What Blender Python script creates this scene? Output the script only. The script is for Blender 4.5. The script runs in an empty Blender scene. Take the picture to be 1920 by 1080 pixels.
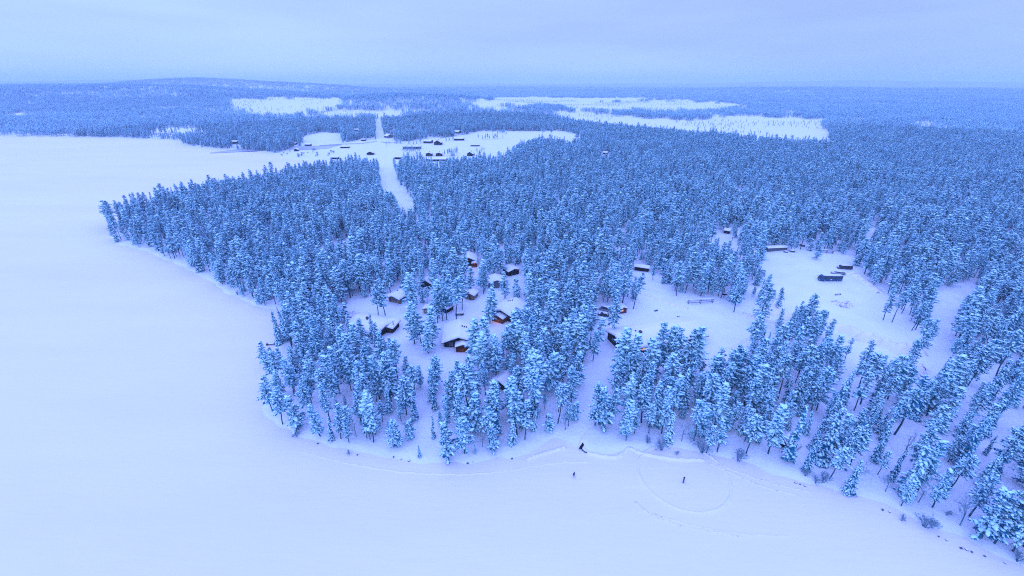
import bpy, bmesh, math, random
import numpy as np
from mathutils import Vector, Matrix
R = math.radians
random.seed(7)
rng = np.random.default_rng(11)
C = bpy.context.scene.collection
sc = bpy.context.scene

# ------------------------------------------------------------------ camera
H, PITCH, F = 90.0, R(25.0), 820.0          # metres above the ice, downward tilt, focal length in 1920-px units
cp, sp = math.cos(PITCH), math.sin(PITCH)
cam = bpy.data.cameras.new('camera'); cam_o = bpy.data.objects.new('camera', cam); C.objects.link(cam_o)
cam_o.location = (0, 0, H); cam_o.rotation_euler = (R(90) - PITCH, 0, 0)
cam.sensor_width = 36; cam.lens = F / 1920 * 36; cam.clip_start = 1; cam.clip_end = 60000
sc.camera = cam_o
# ------------------------------------------------------------------ sky, sun, exposure
SUN_EL, SUN_AZ = 32.0, 200.0
w = bpy.data.worlds.new('World'); sc.world = w; w.use_nodes = True
nt = w.node_tree; N = nt.nodes; L = nt.links
for n in list(N): N.remove(n)
out = N.new('ShaderNodeOutputWorld'); bg = N.new('ShaderNodeBackground'); L.new(bg.outputs[0], out.inputs[0])
bg.inputs[1].default_value = 0.1
sky = N.new('ShaderNodeTexSky'); sky.sky_type = 'NISHITA'; sky.sun_disc = False
sky.sun_elevation = R(SUN_EL); sky.sun_rotation = R(SUN_AZ); sky.ozone_density = 6
tc = N.new('ShaderNodeTexCoord'); sep = N.new('ShaderNodeSeparateXYZ'); L.new(tc.outputs['Generated'], sep.inputs[0])
rampz = N.new('ShaderNodeValToRGB'); L.new(sep.outputs['Z'], rampz.inputs[0])
cr = rampz.color_ramp
# overcast deck in dusk light: dimmer and bluer at the horizon, brighter overhead (values are divided by 30 for the ramp)
def s30(c): return (c[0] / 30, c[1] / 30, c[2] / 30, 1)
cr.elements[0].position = 0.0; cr.elements[0].color = s30((4.2, 5.95, 9.6))
cr.elements[1].position = 1.0; cr.elements[1].color = s30((7.0, 9.9, 28.5))
for p_, c_ in ((0.10, (4.35, 5.95, 9.9)), (0.24, (4.9, 6.7, 12.8)), (0.5, (6.2, 8.5, 25.0))):
    e = cr.elements.new(p_); e.color = s30(c_)
mp = N.new('ShaderNodeMapping'); mp.inputs['Scale'].default_value = (1.0, 1.0, 7.0); mp.inputs['Location'].default_value = (0.3, 0.0, 0.25)
L.new(tc.outputs['Generated'], mp.inputs[0])
nz = N.new('ShaderNodeTexNoise'); nz.inputs['Scale'].default_value = 1.7; nz.inputs['Detail'].default_value = 4; nz.inputs['Roughness'].default_value = 0.5
L.new(mp.outputs[0], nz.inputs[0])
cl = N.new('ShaderNodeMapRange'); cl.inputs[1].default_value = 0.32; cl.inputs[2].default_value = 0.68
cl.inputs[3].default_value = 0.90; cl.inputs[4].default_value = 1.14
L.new(nz.outputs[0], cl.inputs[0])
# the west (left) side of the deck is thinner and brighter
west = N.new('ShaderNodeMapRange'); west.inputs[1].default_value = -0.85; west.inputs[2].default_value = 0.1
west.inputs[3].default_value = 1.22; west.inputs[4].default_value = 1.0; L.new(sep.outputs['X'], west.inputs[0])
mm = N.new('ShaderNodeMath'); mm.operation = 'MULTIPLY'; L.new(cl.outputs[0], mm.inputs[0]); L.new(west.outputs[0], mm.inputs[1])
m30 = N.new('ShaderNodeMath'); m30.operation = 'MULTIPLY'; m30.inputs[1].default_value = 30; L.new(mm.outputs[0], m30.inputs[0])
deck = N.new('ShaderNodeVectorMath'); deck.operation = 'SCALE'; L.new(rampz.outputs[0], deck.inputs[0]); L.new(m30.outputs[0], deck.inputs['Scale'])
mix = N.new('ShaderNodeMix'); mix.data_type = 'RGBA'; mix.inputs[0].default_value = 0.92
L.new(sky.outputs[0], mix.inputs[6]); L.new(deck.outputs[0], mix.inputs[7]); L.new(mix.outputs[2], bg.inputs[0])
sl = bpy.data.lights.new('sun', 'SUN'); sl.energy = 0.6; sl.angle = R(50); sl.color = (0.42, 0.74, 1.0)
sun = bpy.data.objects.new('sun', sl); C.objects.link(sun)
sun.rotation_euler = (R(90 - SUN_EL), 0, R(180 - SUN_AZ))
vs = sc.view_settings
vs.view_transform = 'Standard'; vs.look = 'None'; vs.exposure = 0.0; vs.gamma = 1.0
cy = sc.cycles
cy.max_bounces = 8; cy.diffuse_bounces = 6; cy.glossy_bounces = 2; cy.transmission_bounces = 2; cy.volume_bounces = 1
cy.use_denoising = False; cy.filter_width = 1.1; cy.use_adaptive_sampling = False
cy.caustics_reflective = False; cy.caustics_refractive = False

# ------------------------------------------------------------------ materials
def mat(name, col, rough=0.7, noise=None, bump=None, metal=0.0, spec=0.3, emit=None):
    m = bpy.data.materials.new(name); m.use_nodes = True
    t = m.node_tree; b = t.nodes['Principled BSDF']
    b.inputs['Base Color'].default_value = (*col, 1); b.inputs['Roughness'].default_value = rough
    b.inputs['Metallic'].default_value = metal; b.inputs['Specular IOR Level'].default_value = spec
    geo = t.nodes.new('ShaderNodeNewGeometry')
    if noise:                                   # (second colour, scale)
        n = t.nodes.new('ShaderNodeTexNoise'); n.inputs['Scale'].default_value = noise[1]; n.inputs['Detail'].default_value = 5
        t.links.new(geo.outputs['Position'], n.inputs[0])
        r = t.nodes.new('ShaderNodeValToRGB'); r.color_ramp.elements[0].position = 0.35; r.color_ramp.elements[1].position = 0.65
        r.color_ramp.elements[0].color = (*col, 1); r.color_ramp.elements[1].color = (*noise[0], 1)
        t.links.new(n.outputs[0], r.inputs[0]); t.links.new(r.outputs[0], b.inputs['Base Color'])
    if bump:                                    # (scale, strength, distance)
        n = t.nodes.new('ShaderNodeTexNoise'); n.inputs['Scale'].default_value = bump[0]; n.inputs['Detail'].default_value = 6
        t.links.new(geo.outputs['Position'], n.inputs[0])
        bb = t.nodes.new('ShaderNodeBump'); bb.inputs['Strength'].default_value = bump[1]; bb.inputs['Distance'].default_value = bump[2]
        t.links.new(n.outputs[0], bb.inputs['Height']); t.links.new(bb.outputs[0], b.inputs['Normal'])
    if emit:
        b.inputs['Emission Color'].default_value = (*emit[0], 1); b.inputs['Emission Strength'].default_value = emit[1]
    return m
M = dict(
    snow=mat('snow', (.86, .80, .87), .6, ((.82, .76, .84), .35), (1.4, .5, .3)),
    roofsnow=mat('roof_snow', (.85, .83, .88), .6, None, (1.2, .3, .2)),
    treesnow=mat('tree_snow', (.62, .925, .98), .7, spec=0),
    needle=mat('needles', (.001, .080, .170), .8, ((.003, .150, .25), .5), spec=0),
    spruce=mat('spruce_needles', (.001, .070, .145), .8, ((.003, .13, .21), .5), spec=0),
    bark=mat('pine_bark', (.012, .065, .085), .9, ((.04, .12, .15), 2.0), spec=0),
    frost=mat('frosted_twigs', (.22, .36, .44), .8, ((.36, .50, .56), 1.5), spec=0),
    twig=mat('dark_twigs', (.03, .13, .18), .8, ((.12, .25, .3), 1.5), spec=0),
    logs=mat('dark_logs', (.014, .012, .016), .9, ((.026, .021, .024), 1.6), (6, .5, .05), spec=.1),
    brown=mat('brown_boards', (.07, .035, .022), .8, ((.10, .055, .035), 2.0)),
    tan=mat('tan_boards', (.25, .19, .13), .8, ((.18, .135, .1), 1.5)),
    red=mat('red_boards', (.16, .03, .022), .8, ((.12, .02, .018), 2)),
    grey=mat('weathered_boards', (.13, .14, .16), .8, ((.09, .1, .12), 1.5)),
    fascia=mat('roof_edge', (.012, .012, .016), .9, spec=.1),
    glass=mat('window_glass', (.02, .03, .045), .12, spec=.5),
    frame=mat('window_frame', (.30, .31, .33), .6),
    glow=mat('lit_window', (.5, .25, .1), .5, emit=((1.0, .42, .14), 1.1)),
    bulb=mat('lamp_glow', (.8, .5, .3), .5, emit=((1.0, .5, .2), 6)),
    iron=mat('stove_pipe', (.035, .037, .042), .5, metal=.6),
    brick=mat('chimney_brick', (.10, .085, .085), .9, ((.06, .05, .055), 3)),
    bus=mat('coach_paint', (.012, .075, .16), .35, spec=.5),
    carblue=mat('dark_car_paint', (.02, .03, .05), .3, spec=.5),
    carsilver=mat('silver_car_paint', (.30, .32, .35), .35, metal=.5),
    tyre=mat('tyre_rubber', (.015, .015, .017), .9),
    white=mat('white_paint', (.7, .72, .74), .5),
    cloth=mat('dark_overalls', (.010, .016, .045), .9),
    skin=mat('skin', (.45, .28, .2), .6),
    rock=mat('shore_rock', (.06, .07, .085), .9, ((.14, .15, .17), 1.5), (3, .6, .1)),
    ice=mat('river_ice', (.36, .38, .42), .55, ((.50, .52, .56), .03)),
)
for nm_, fr_ in (('needle', (.09, .46, .62)), ('spruce', (.06, .36, .50))):
    t = M[nm_].node_tree; oi = t.nodes.new('ShaderNodeObjectInfo'); mr = t.nodes.new('ShaderNodeMapRange'); mr.inputs[3].default_value = 0.0; mr.inputs[4].default_value = .38
    pw = t.nodes.new('ShaderNodeMath'); pw.operation = 'POWER'; pw.inputs[1].default_value = 1.3; t.links.new(oi.outputs['Random'], pw.inputs[0]); t.links.new(pw.outputs[0], mr.inputs[0])
    mx = t.nodes.new('ShaderNodeMix'); mx.data_type = 'RGBA'; b = t.nodes['Principled BSDF']; src = b.inputs['Base Color'].links[0].from_socket
    t.links.new(mr.outputs[0], mx.inputs[0]); t.links.new(src, mx.inputs[6]); mx.inputs[7].default_value = (*fr_, 1); t.links.new(mx.outputs[2], b.inputs['Base Color'])
# ------------------------------------------------------------------ projection helpers (layout survey: photograph -> ground)
def proj(x, y, z):
    zc = y * cp - (z - H) * sp; yc = y * sp + (z - H) * cp
    zc = np.where(zc > 1, zc, 1.0)
    return 960 + F * x / zc, 540 - F * yc / zc, zc
def flat(px, py, z=0.0):
    u = (px - 960) / F; v = (540 - py) / F
    down = sp - v * cp; fw = cp + v * sp
    t = (H - z) / down
    return u * t, fw * t
def pip(px, py, poly):
    px = np.asarray(px); py = np.asarray(py); r = np.zeros(px.shape, bool); n = len(poly)
    for i in range(n):
        x1, y1 = poly[i]; x2, y2 = poly[(i + 1) % n]
        if y1 == y2: continue
        c = ((y1 > py) != (y2 > py)) & (px < (x2 - x1) * (py - y1) / (y2 - y1) + x1)
        r ^= c
    return r
def hsh(i, j, s):
    v = np.sin(i * 127.1 + j * 311.7 + s * 74.7) * 43758.5453
    return v - np.floor(v)
def vnoise(x, y, s=0):
    i = np.floor(x); j = np.floor(y); fx = x - i; fy = y - j
    fx = fx * fx * (3 - 2 * fx); fy = fy * fy * (3 - 2 * fy)
    a = hsh(i, j, s); b = hsh(i + 1, j, s); c = hsh(i, j + 1, s); d = hsh(i + 1, j + 1, s)
    return (a * (1 - fx) + b * fx) * (1 - fy) + (c * (1 - fx) + d * fx) * fy
def fbm(x, y, s=0, o=3):
    r = 0; a = .5
    for k in range(o): r = r + a * vnoise(x * 2 ** k, y * 2 ** k, s + k * 5); a *= .5
    return r / (1 - .5 ** o)
def sst(a, b, x):
    t = np.clip((x - a) / (b - a), 0, 1); return t * t * (3 - 2 * t)

SHORE_PX = [(1990, 1112), (1920, 1068), (1870, 1050), (1810, 1020), (1740, 990), (1690, 968), (1655, 950), (1610, 932), (1560, 918), (1500, 909),
    (1440, 890), (1380, 870), (1310, 850), (1235, 840), (1180, 853), (1140, 860), (1095, 852), (1070, 835), (1040, 826), (985, 855), (930, 867),
    (875, 876), (810, 873), (767, 866), (700, 857), (640, 847), (583, 830), (517, 807), (490, 778), (477, 745), (482, 710), (500, 690), (516, 650),
    (530, 600), (515, 583), (475, 573), (417, 549), (400, 531), (330, 497), (270, 472), (215, 458), (196, 436), (200, 424), (230, 412), (300, 386),
    (400, 362), (520, 338), (600, 322), (655, 312), (640, 304), (590, 302), (540, 298), (525, 290), (500, 286), (470, 283), (440, 281), (400, 279), (345, 272),
    (335, 264), (250, 259), (120, 256), (0, 255), (-300, 255), (-900, 257)]
LAKE = [flat(*p) for p in SHORE_PX] + [(-3200, 870), (-3200, -400), (260, -400)]
_n_shore = len(SHORE_PX)
HILLS = [(-330, 1720, 480, 330, 44), (-40, 1330, 230, 190, 12), (-1550, 2300, 1000, 560, 52), (-2700, 2700, 1000, 800, 66),
         (-3350, 5200, 1150, 900, 112), (-2000, 4700, 1000, 700, 40), (6400, 9000, 2600, 1500, 60), (1500, 9000, 3000, 1400, 28), (-6500, 8500, 2500, 1500, 80), (3400, 5200, 1800, 900, 26)]
def ground(x, y):
    x = np.asarray(x, float); y = np.asarray(y, float); shp = x.shape; x = x.ravel(); y = y.ravel()
    z = np.zeros(x.shape)
    near = (np.abs(x) < 3300) & (y > -420) & (y < 1500)
    d = np.full(x.shape, 400.0)
    xn = x[near]; yn = y[near]; dn = np.full(xn.shape, 400.0)
    for i in range(_n_shore - 1):
        ax, ay = LAKE[i]; bx, by = LAKE[i + 1]
        t = np.clip(((xn - ax) * (bx - ax) + (yn - ay) * (by - ay)) / ((bx - ax) ** 2 + (by - ay) ** 2), 0, 1)
        dn = np.minimum(dn, np.hypot(xn - ax - t * (bx - ax), yn - ay - t * (by - ay)))
    inside = pip(xn, yn, LAKE); dn = np.where(inside, -dn, dn); d[near] = dn
    d = d + (vnoise(x / 5, y / 5, 3) - .5) * 2.2 * (np.abs(d) < 60)
    rr = np.hypot(x, y)
    land = sst(-1.5, 3.5, d) * 1.25 + np.clip(d, 0, 200) * .009 + (fbm(x / 34, y / 34, 8) - .5) * 1.8 * sst(4, 40, d) + (vnoise(x / 4, y / 4, 2) - .5) * .28 * (d > 0) * (rr < 1500)
    z = -.7 + land
    for hx, hy, sx, sy, hh in HILLS:
        z = z + hh * np.exp(-((x - hx) / sx) ** 2 - ((y - hy) / sy) ** 2)
    z = z + sst(2600, 9000, rr) * 34 + sst(8500, 11500, rr) * (38 + 34 * fbm(x / 2600, y / 2600, 21)) + sst(1500, 4000, rr) * (fbm(x / 900, y / 900, 31) - .5) * 26
    return z.reshape(shp)
def P(px, py, dz=0.0):
    z = 0.0
    for _ in range(12):
        x, y = flat(px, py, z); z = .5 * z + .5 * float(ground(np.array([x]), np.array([y]))[0])
    z = max(z, 0.0)
    x, y = flat(px, py, z)
    return Vector((x, y, z + dz))
def gz(x, y): return max(0.0, float(ground(np.array([x]), np.array([y]))[0]))

# ------------------------------------------------------------------ mesh builder
class MB:
    def __init__(s): s.v = []; s.f = []; s.m = []
    def add(s, vs, fs, mi=0):
        o = len(s.v); s.v += [tuple(v) for v in vs]; s.f += [tuple(i + o for i in f) for f in fs]; s.m += [mi] * len(fs); return s
    def box(s, x0, y0, z0, x1, y1, z1, mi=0):
        v = [(x0, y0, z0), (x1, y0, z0), (x1, y1, z0), (x0, y1, z0), (x0, y0, z1), (x1, y0, z1), (x1, y1, z1), (x0, y1, z1)]
        return s.add(v, [(0, 3, 2, 1), (4, 5, 6, 7), (0, 1, 5, 4), (1, 2, 6, 5), (2, 3, 7, 6), (3, 0, 4, 7)], mi)
    def cyl(s, a, b, r0, r1=None, n=8, mi=0, cap=True):
        a = Vector(a); b = Vector(b); r1 = r0 if r1 is None else r1; d = (b - a).normalized()
        u = d.orthogonal().normalized(); w_ = d.cross(u)
        v = [a + (u * math.cos(t) + w_ * math.sin(t)) * r0 for t in [2 * math.pi * k / n for k in range(n)]]
        v += [b + (u * math.cos(t) + w_ * math.sin(t)) * r1 for t in [2 * math.pi * k / n for k in range(n)]]
        f = [(k, (k + 1) % n, n + (k + 1) % n, n + k) for k in range(n)]
        if cap: f += [tuple(range(n - 1, -1, -1)), tuple(range(n, 2 * n))]
        return s.add(v, f, mi)
    def prism(s, prof, y0, y1, mi=0):           # profile in (x,z), extruded along y
        n = len(prof); v = [(p[0], y0, p[1]) for p in prof] + [(p[0], y1, p[1]) for p in prof]
        f = [(k, (k + 1) % n, n + (k + 1) % n, n + k) for k in range(n)] + [tuple(range(n - 1, -1, -1)), tuple(range(n, 2 * n))]
        return s.add(v, f, mi)
    def loft(s, secs, mi=0):
        n = len(secs[0]); v = [p for q in secs for p in q]; f = []
        for a in range(len(secs) - 1):
            for k in range(n): f.append((a * n + k, a * n + (k + 1) % n, (a + 1) * n + (k + 1) % n, (a + 1) * n + k))
        f += [tuple(range(n - 1, -1, -1)), tuple(range((len(secs) - 1) * n, len(secs) * n))]
        return s.add(v, f, mi)
    def mesh(s, name, mats, smooth=False):
        me = bpy.data.meshes.new(name); me.from_pydata(s.v, [], s.f)
        for m_ in (mats if isinstance(mats, (list, tuple)) else [mats]): me.materials.append(m_)
        me.polygons.foreach_set('material_index', s.m)
        if smooth: me.polygons.foreach_set('use_smooth', [True] * len(s.f))
        me.update(); return me
    def obj(s, name, mats, parent=None, loc=None, rz=0, smooth=False, fixn=True):
        me = s.mesh(name, mats, smooth)
        if fixn:
            bm = bmesh.new(); bm.from_mesh(me); bmesh.ops.recalc_face_normals(bm, faces=bm.faces); bm.to_mesh(me); bm.free()
        o = bpy.data.objects.new(name, me); C.objects.link(o)
        if parent: o.parent = parent
        if loc is not None: o.location = loc
        o.rotation_euler.z = rz
        return o
def tag(o, label=None, cat=None, group=None, kind=None):
    if label: o['label'] = label
    if cat: o['category'] = cat
    if group: o['group'] = group
    if kind: o['kind'] = kind
    return o
def thing(name, label, cat, loc, rz=0, group=None):
    o = bpy.data.objects.new(name, None); C.objects.link(o); o.location = loc; o.rotation_euler.z = rz; o.empty_display_size = .5
    return tag(o, label, cat, group)
LAND = {}      # landmarks used to say which tree is which

# ------------------------------------------------------------------ ground, lake, river
def grid_mesh(name, X, Y, Z, m):
    r, c = X.shape; me = bpy.data.meshes.new(name)
    co = np.stack([X, Y, Z], -1).reshape(-1, 3).astype(np.float32)
    ii = np.arange(r * c).reshape(r, c)
    q = np.stack([ii[:-1, :-1], ii[:-1, 1:], ii[1:, 1:], ii[1:, :-1]], -1).reshape(-1, 4)
    me.vertices.add(len(co)); me.vertices.foreach_set('co', co.ravel())
    me.loops.add(q.size); me.loops.foreach_set('vertex_index', q.ravel().astype(np.int32))
    me.polygons.add(len(q)); me.polygons.foreach_set('loop_start', np.arange(0, q.size, 4, dtype=np.int32))
    me.polygons.foreach_set('use_smooth', np.ones(len(q), bool))
    me.update(calc_edges=True); me.validate(); me.materials.append(m)
    o = bpy.data.objects.new(name, me); C.objects.link(o); return o

# where the photograph shows open snow (outlines surveyed from the photograph, used as ground plan)
CLEAR = [
    [(704, 220), (714, 220), (722, 262), (735, 300), (750, 345), (772, 372), (783, 397), (762, 392), (736, 362), (712, 345), (708, 300), (703, 262)],
    [(560, 274), (640, 268), (700, 258), (760, 266), (800, 258), (850, 257), (900, 246), (960, 246), (1055, 246), (1100, 256), (1070, 262), (1010, 258), (975, 266), (935, 292), (915, 292), (880, 290), (830, 296), (760, 292), (735, 296), (715, 300), (690, 294), (640, 294), (600, 300), (535, 296), (520, 288), (540, 280)],
    [(560, 258), (600, 248), (640, 250), (640, 262), (580, 268)],
    [(640, 572), (700, 560), (760, 568), (800, 570), (828, 598), (822, 640), (800, 668), (765, 668), (745, 640), (700, 610), (655, 605)],
    [(838, 570), (875, 562), (915, 562), (928, 590), (915, 620), (890, 600), (845, 595)],
    [(1150, 620), (1160, 605), (1185, 570), (1205, 545), (1225, 530), (1285, 570), (1370, 575), (1410, 570), (1420, 600), (1405, 640), (1380, 650), (1335, 665), (1300, 640), (1260, 612), (1190, 632), (1150, 650)],
    [(1435, 478), (1500, 470), (1595, 478), (1600, 510), (1640, 535), (1665, 570), (1700, 600), (1725, 650), (1700, 655), (1640, 640), (1560, 585), (1530, 570), (1500, 555), (1440, 530)],
    [(1405, 560), (1440, 575), (1485, 590), (1480, 615), (1430, 605)],
    [(1560, 595), (1640, 625), (1720, 665), (1700, 680), (1640, 655), (1570, 620)],
    [(1745, 545), (1800, 535), (1835, 540), (1805, 560), (1785, 600), (1790, 650), (1760, 660), (1745, 610)],
    [(1088, 690), (1128, 682), (1150, 750), (1180, 800), (1120, 806), (1092, 800), (1085, 760)],
    [(762, 770), (800, 745), (826, 790), (826, 850), (770, 850), (790, 800)],
    [(1345, 436), (1378, 428), (1402, 433), (1395, 441), (1350, 446)],
    [(1630, 425), (1640, 408), (1648, 410), (1640, 440), (1628, 450)],
    [(1680, 466), (1692, 462), (1692, 490), (1680, 492)],
    [(1870, 785), (1920, 770), (1960, 800), (1900, 805)],
    [(640, 470), (655, 440), (665, 480), (655, 520)],
    [(1555, 690), (1600, 680), (1600, 700), (1560, 715)],
    [(1700, 700), (1730, 690), (1740, 720), (1700, 735)],
]
FARCLEAR = [
    [(425, 186), (560, 183), (655, 187), (640, 195), (600, 206), (560, 214), (500, 216), (462, 207)],
    [(600, 209), (690, 205), (770, 209), (760, 216), (600, 217)],
    [(860, 186), (1000, 186), (1060, 188), (1130, 191), (1060, 196), (960, 196), (930, 193), (940, 203), (905, 200)],
    [(1040, 195), (1180, 190), (1300, 190), (1412, 198), (1415, 202), (1300, 203), (1220, 206), (1130, 206), (1060, 203)],
    [(1020, 208), (1110, 212), (1200, 220), (1300, 226), (1350, 222), (1310, 213), (1400, 217), (1535, 224), (1562, 262), (1480, 259), (1380, 250), (1280, 243), (1180, 234), (1080, 224)],
    [(0, 212), (55, 212), (40, 217), (0, 218)], [(270, 243), (330, 239), (400, 240), (380, 247), (290, 250)],
    [(1425, 207), (1525, 208), (1520, 211), (1430, 210)], [(1700, 231), (1770, 230), (1782, 235), (1740, 237)],
    [(320, 175), (360, 176), (350, 179), (325, 178)],
]
SPARSE = [   # (polygon, density)
    ([(650, 530), (760, 510), (860, 465), (960, 470), (1010, 520), (1000, 640), (930, 700), (760, 700), (640, 640)], .80),
    ([(1290, 440), (1440, 430), (1440, 480), (1440, 600), (1230, 560), (1200, 500)], .6),
    ([(1600, 560), (1760, 480), (1930, 520), (1990, 760), (1990, 1120), (1400, 900), (1500, 720), (1680, 720), (1640, 640)], .68),
    ([(1130, 690), (1420, 640), (1500, 720), (1440, 880), (1200, 840)], .86),
    ([(470, 600), (640, 580), (760, 700), (1090, 700), (1090, 830), (900, 880), (470, 800)], .86),
]
def farclear(px, py, polys=None):
    jx = (vnoise(px / 14, py / 2.5, 5) - .5) * 46 + (vnoise(px / 5, py / 1.3, 6) - .5) * 16; jy = (vnoise(px / 17, py / 3, 7) - .5) * 7
    return in_any(px + jx, py + jy, polys or FARCLEAR)
def density(px, py):
    d = np.ones(np.shape(px))
    for pl, k in SPARSE: d = np.where(pip(px, py, pl), k, d)
    return d
def in_any(px, py, polys):
    r = np.zeros(np.shape(px), bool)
    for pl in polys: r |= pip(px, py, pl)
    return r

rad = [0.5, 15, 30]
while rad[-1] < 14000: rad.append(rad[-1] + max(1.25, .0065 * rad[-1]))
rad = np.array(rad)
ang = np.concatenate([np.linspace(-180, -64, 40)[:-1], np.linspace(-64, 64, 620), np.linspace(64, 180, 40)[1:]])
A_, R_ = np.meshgrid(np.radians(ang), rad)
TX, TY = R_ * np.sin(A_), R_ * np.cos(A_)
TZ = ground(TX, TY)
gm = bpy.data.materials.new('snow_ground'); gm.use_nodes = True
t = gm.node_tree; b = t.nodes['Principled BSDF']; b.inputs['Roughness'].default_value = .65; b.inputs['Specular IOR Level'].default_value = .2
geo = t.nodes.new('ShaderNodeNewGeometry')
n1 = t.nodes.new('ShaderNodeTexNoise'); n1.inputs['Scale'].default_value = .12; n1.inputs['Detail'].default_value = 6; t.links.new(geo.outputs['Position'], n1.inputs[0])
r1 = t.nodes.new('ShaderNodeValToRGB'); r1.color_ramp.elements[0].color = (.765, .77, .83, 1); r1.color_ramp.elements[1].color = (.835, .84, .88, 1)
r1.color_ramp.elements[0].position = .3; r1.color_ramp.elements[1].position = .7; t.links.new(n1.outputs[0], r1.inputs[0])
# far woodland cover: needles and snowy crowns mixed, finer than the eye resolves at that range
n2 = t.nodes.new('ShaderNodeTexNoise'); n2.inputs['Scale'].default_value = .03; n2.inputs['Detail'].default_value = 8; n2.inputs['Roughness'].default_value = .75; t.links.new(geo.outputs['Position'], n2.inputs[0])
r2 = t.nodes.new('ShaderNodeValToRGB'); r2.color_ramp.elements[0].color = (.05, .11, .15, 1); r2.color_ramp.elements[1].color = (.42, .47, .52, 1)
r2.color_ramp.elements[0].position = .38; r2.color_ramp.elements[1].position = .62; t.links.new(n2.outputs[0], r2.inputs[0])
at = t.nodes.new('ShaderNodeAttribute'); at.attribute_name = 'woodland'
mx = t.nodes.new('ShaderNodeMix'); mx.data_type = 'RGBA'; t.links.new(at.outputs['Fac'], mx.inputs[0]); t.links.new(r1.outputs[0], mx.inputs[6]); t.links.new(r2.outputs[0], mx.inputs[7])
t.links.new(mx.outputs[2], b.inputs['Base Color'])
n3 = t.nodes.new('ShaderNodeTexNoise'); n3.inputs['Scale'].default_value = .7; n3.inputs['Detail'].default_value = 7; t.links.new(geo.outputs['Position'], n3.inputs[0])
bp = t.nodes.new('ShaderNodeBump'); bp.inputs['Strength'].default_value = .5; bp.inputs['Distance'].default_value = .5
t.links.new(n3.outputs[0], bp.inputs['Height']); t.links.new(bp.outputs[0], b.inputs['Normal'])
go = grid_mesh('ground', TX, TY, TZ, gm); tag(go, kind='structure')
gpx, gpy, gzc = proj(TX, TY, TZ)
fw_ = sst(4200, 6500, R_) * (1 - in_any(gpx, gpy, FARCLEAR) * (gzc > 1)) * (.75 + .25 * fbm(TX / 400, TY / 400, 4))
a_ = go.data.attributes.new('woodland', 'FLOAT', 'POINT'); a_.data.foreach_set('value', fw_.ravel().astype(np.float32))

lm = bpy.data.materials.new('lake_snow'); lm.use_nodes = True
t = lm.node_tree; b = t.nodes['Principled BSDF']; b.inputs['Roughness'].default_value = .6; b.inputs['Specular IOR Level'].default_value = .2
geo = t.nodes.new('ShaderNodeNewGeometry')
mpn = t.nodes.new('ShaderNodeMapping'); mpn.inputs['Rotation'].default_value = (0, 0, R(28)); mpn.inputs['Scale'].default_value = (.35, 1.6, 1); t.links.new(geo.outputs['Position'], mpn.inputs[0])
n1 = t.nodes.new('ShaderNodeTexNoise'); n1.inputs['Scale'].default_value = .016; n1.inputs['Detail'].default_value = 10; n1.inputs['Roughness'].default_value = .6; t.links.new(mpn.outputs[0], n1.inputs[0])
r1 = t.nodes.new('ShaderNodeValToRGB'); r1.color_ramp.elements[0].color = (.82, .735, .84, 1); r1.color_ramp.elements[1].color = (.885, .80, .89, 1)
r1.color_ramp.elements[0].position = .35; r1.color_ramp.elements[1].position = .65; t.links.new(n1.outputs[0], r1.inputs[0]); t.links.new(r1.outputs[0], b.inputs['Base Color'])
n3 = t.nodes.new('ShaderNodeTexNoise'); n3.inputs['Scale'].default_value = .5; n3.inputs['Detail'].default_value = 6; t.links.new(mpn.outputs[0], n3.inputs[0])
bp = t.nodes.new('ShaderNodeBump'); bp.inputs['Strength'].default_value = .25; bp.inputs['Distance'].default_value = .5
t.links.new(n3.outputs[0], bp.inputs['Height']); t.links.new(bp.outputs[0], b.inputs['Normal'])
lx = np.concatenate([np.linspace(-3200, -300, 40)[:-1], np.linspace(-300, 260, 280)])
ly = np.concatenate([np.linspace(-400, 20, 12)[:-1], np.linspace(20, 260, 200)[:-1], np.linspace(260, 960, 100)])
LX, LY = np.meshgrid(lx, ly)
LZ = (fbm(LX / 22, LY / 22, 50) - .5) * .25
LZ -= LZ.max() * 0
tag(grid_mesh('frozen_lake', LX, LY, LZ - .06, lm), kind='structure')

def strip_poly(name, pts_px, m, z, kind='structure'):
    pts = [flat(px, py, z) for px, py in pts_px]
    mb = MB(); mb.add([(x, y, z) for x, y in pts], [tuple(range(len(pts)))]); o = mb.obj(name, m, fixn=False)
    bm = bmesh.new(); bm.from_mesh(o.data); bmesh.ops.triangulate(bm, faces=bm.faces)
    for f_ in bm.faces:
        if f_.normal.z < 0: f_.normal_flip()
    bm.to_mesh(o.data); bm.free(); tag(o, kind=kind); return o
def ribbon(name, m, top, bot, dz=.05):
    mb = MB(); v = []; f = []
    for (a, b_) in zip(top, bot):
        for q in range(4):
            p_ = P(a[0] + (b_[0] - a[0]) * q / 3, a[1] + (b_[1] - a[1]) * q / 3); v.append((p_.x, p_.y, p_.z + dz))
    for k in range(len(top) - 1):
        for q in range(3): f.append((k * 4 + q, k * 4 + q + 1, k * 4 + 5 + q, k * 4 + 4 + q))
    mb.add(v, f); return tag(mb.obj(name, m), kind='structure')
ribbon('river', M['ice'], [(393, 286.5), (420, 283.5), (450, 279), (490, 276.8), (530, 276.5), (560, 274.5), (590, 274), (615, 272.5), (640, 270.5)],
       [(394, 287.6), (420, 286.4), (450, 285), (490, 283), (530, 282), (560, 281.2), (590, 281.2), (615, 278.5), (640, 272)], .35)

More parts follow.
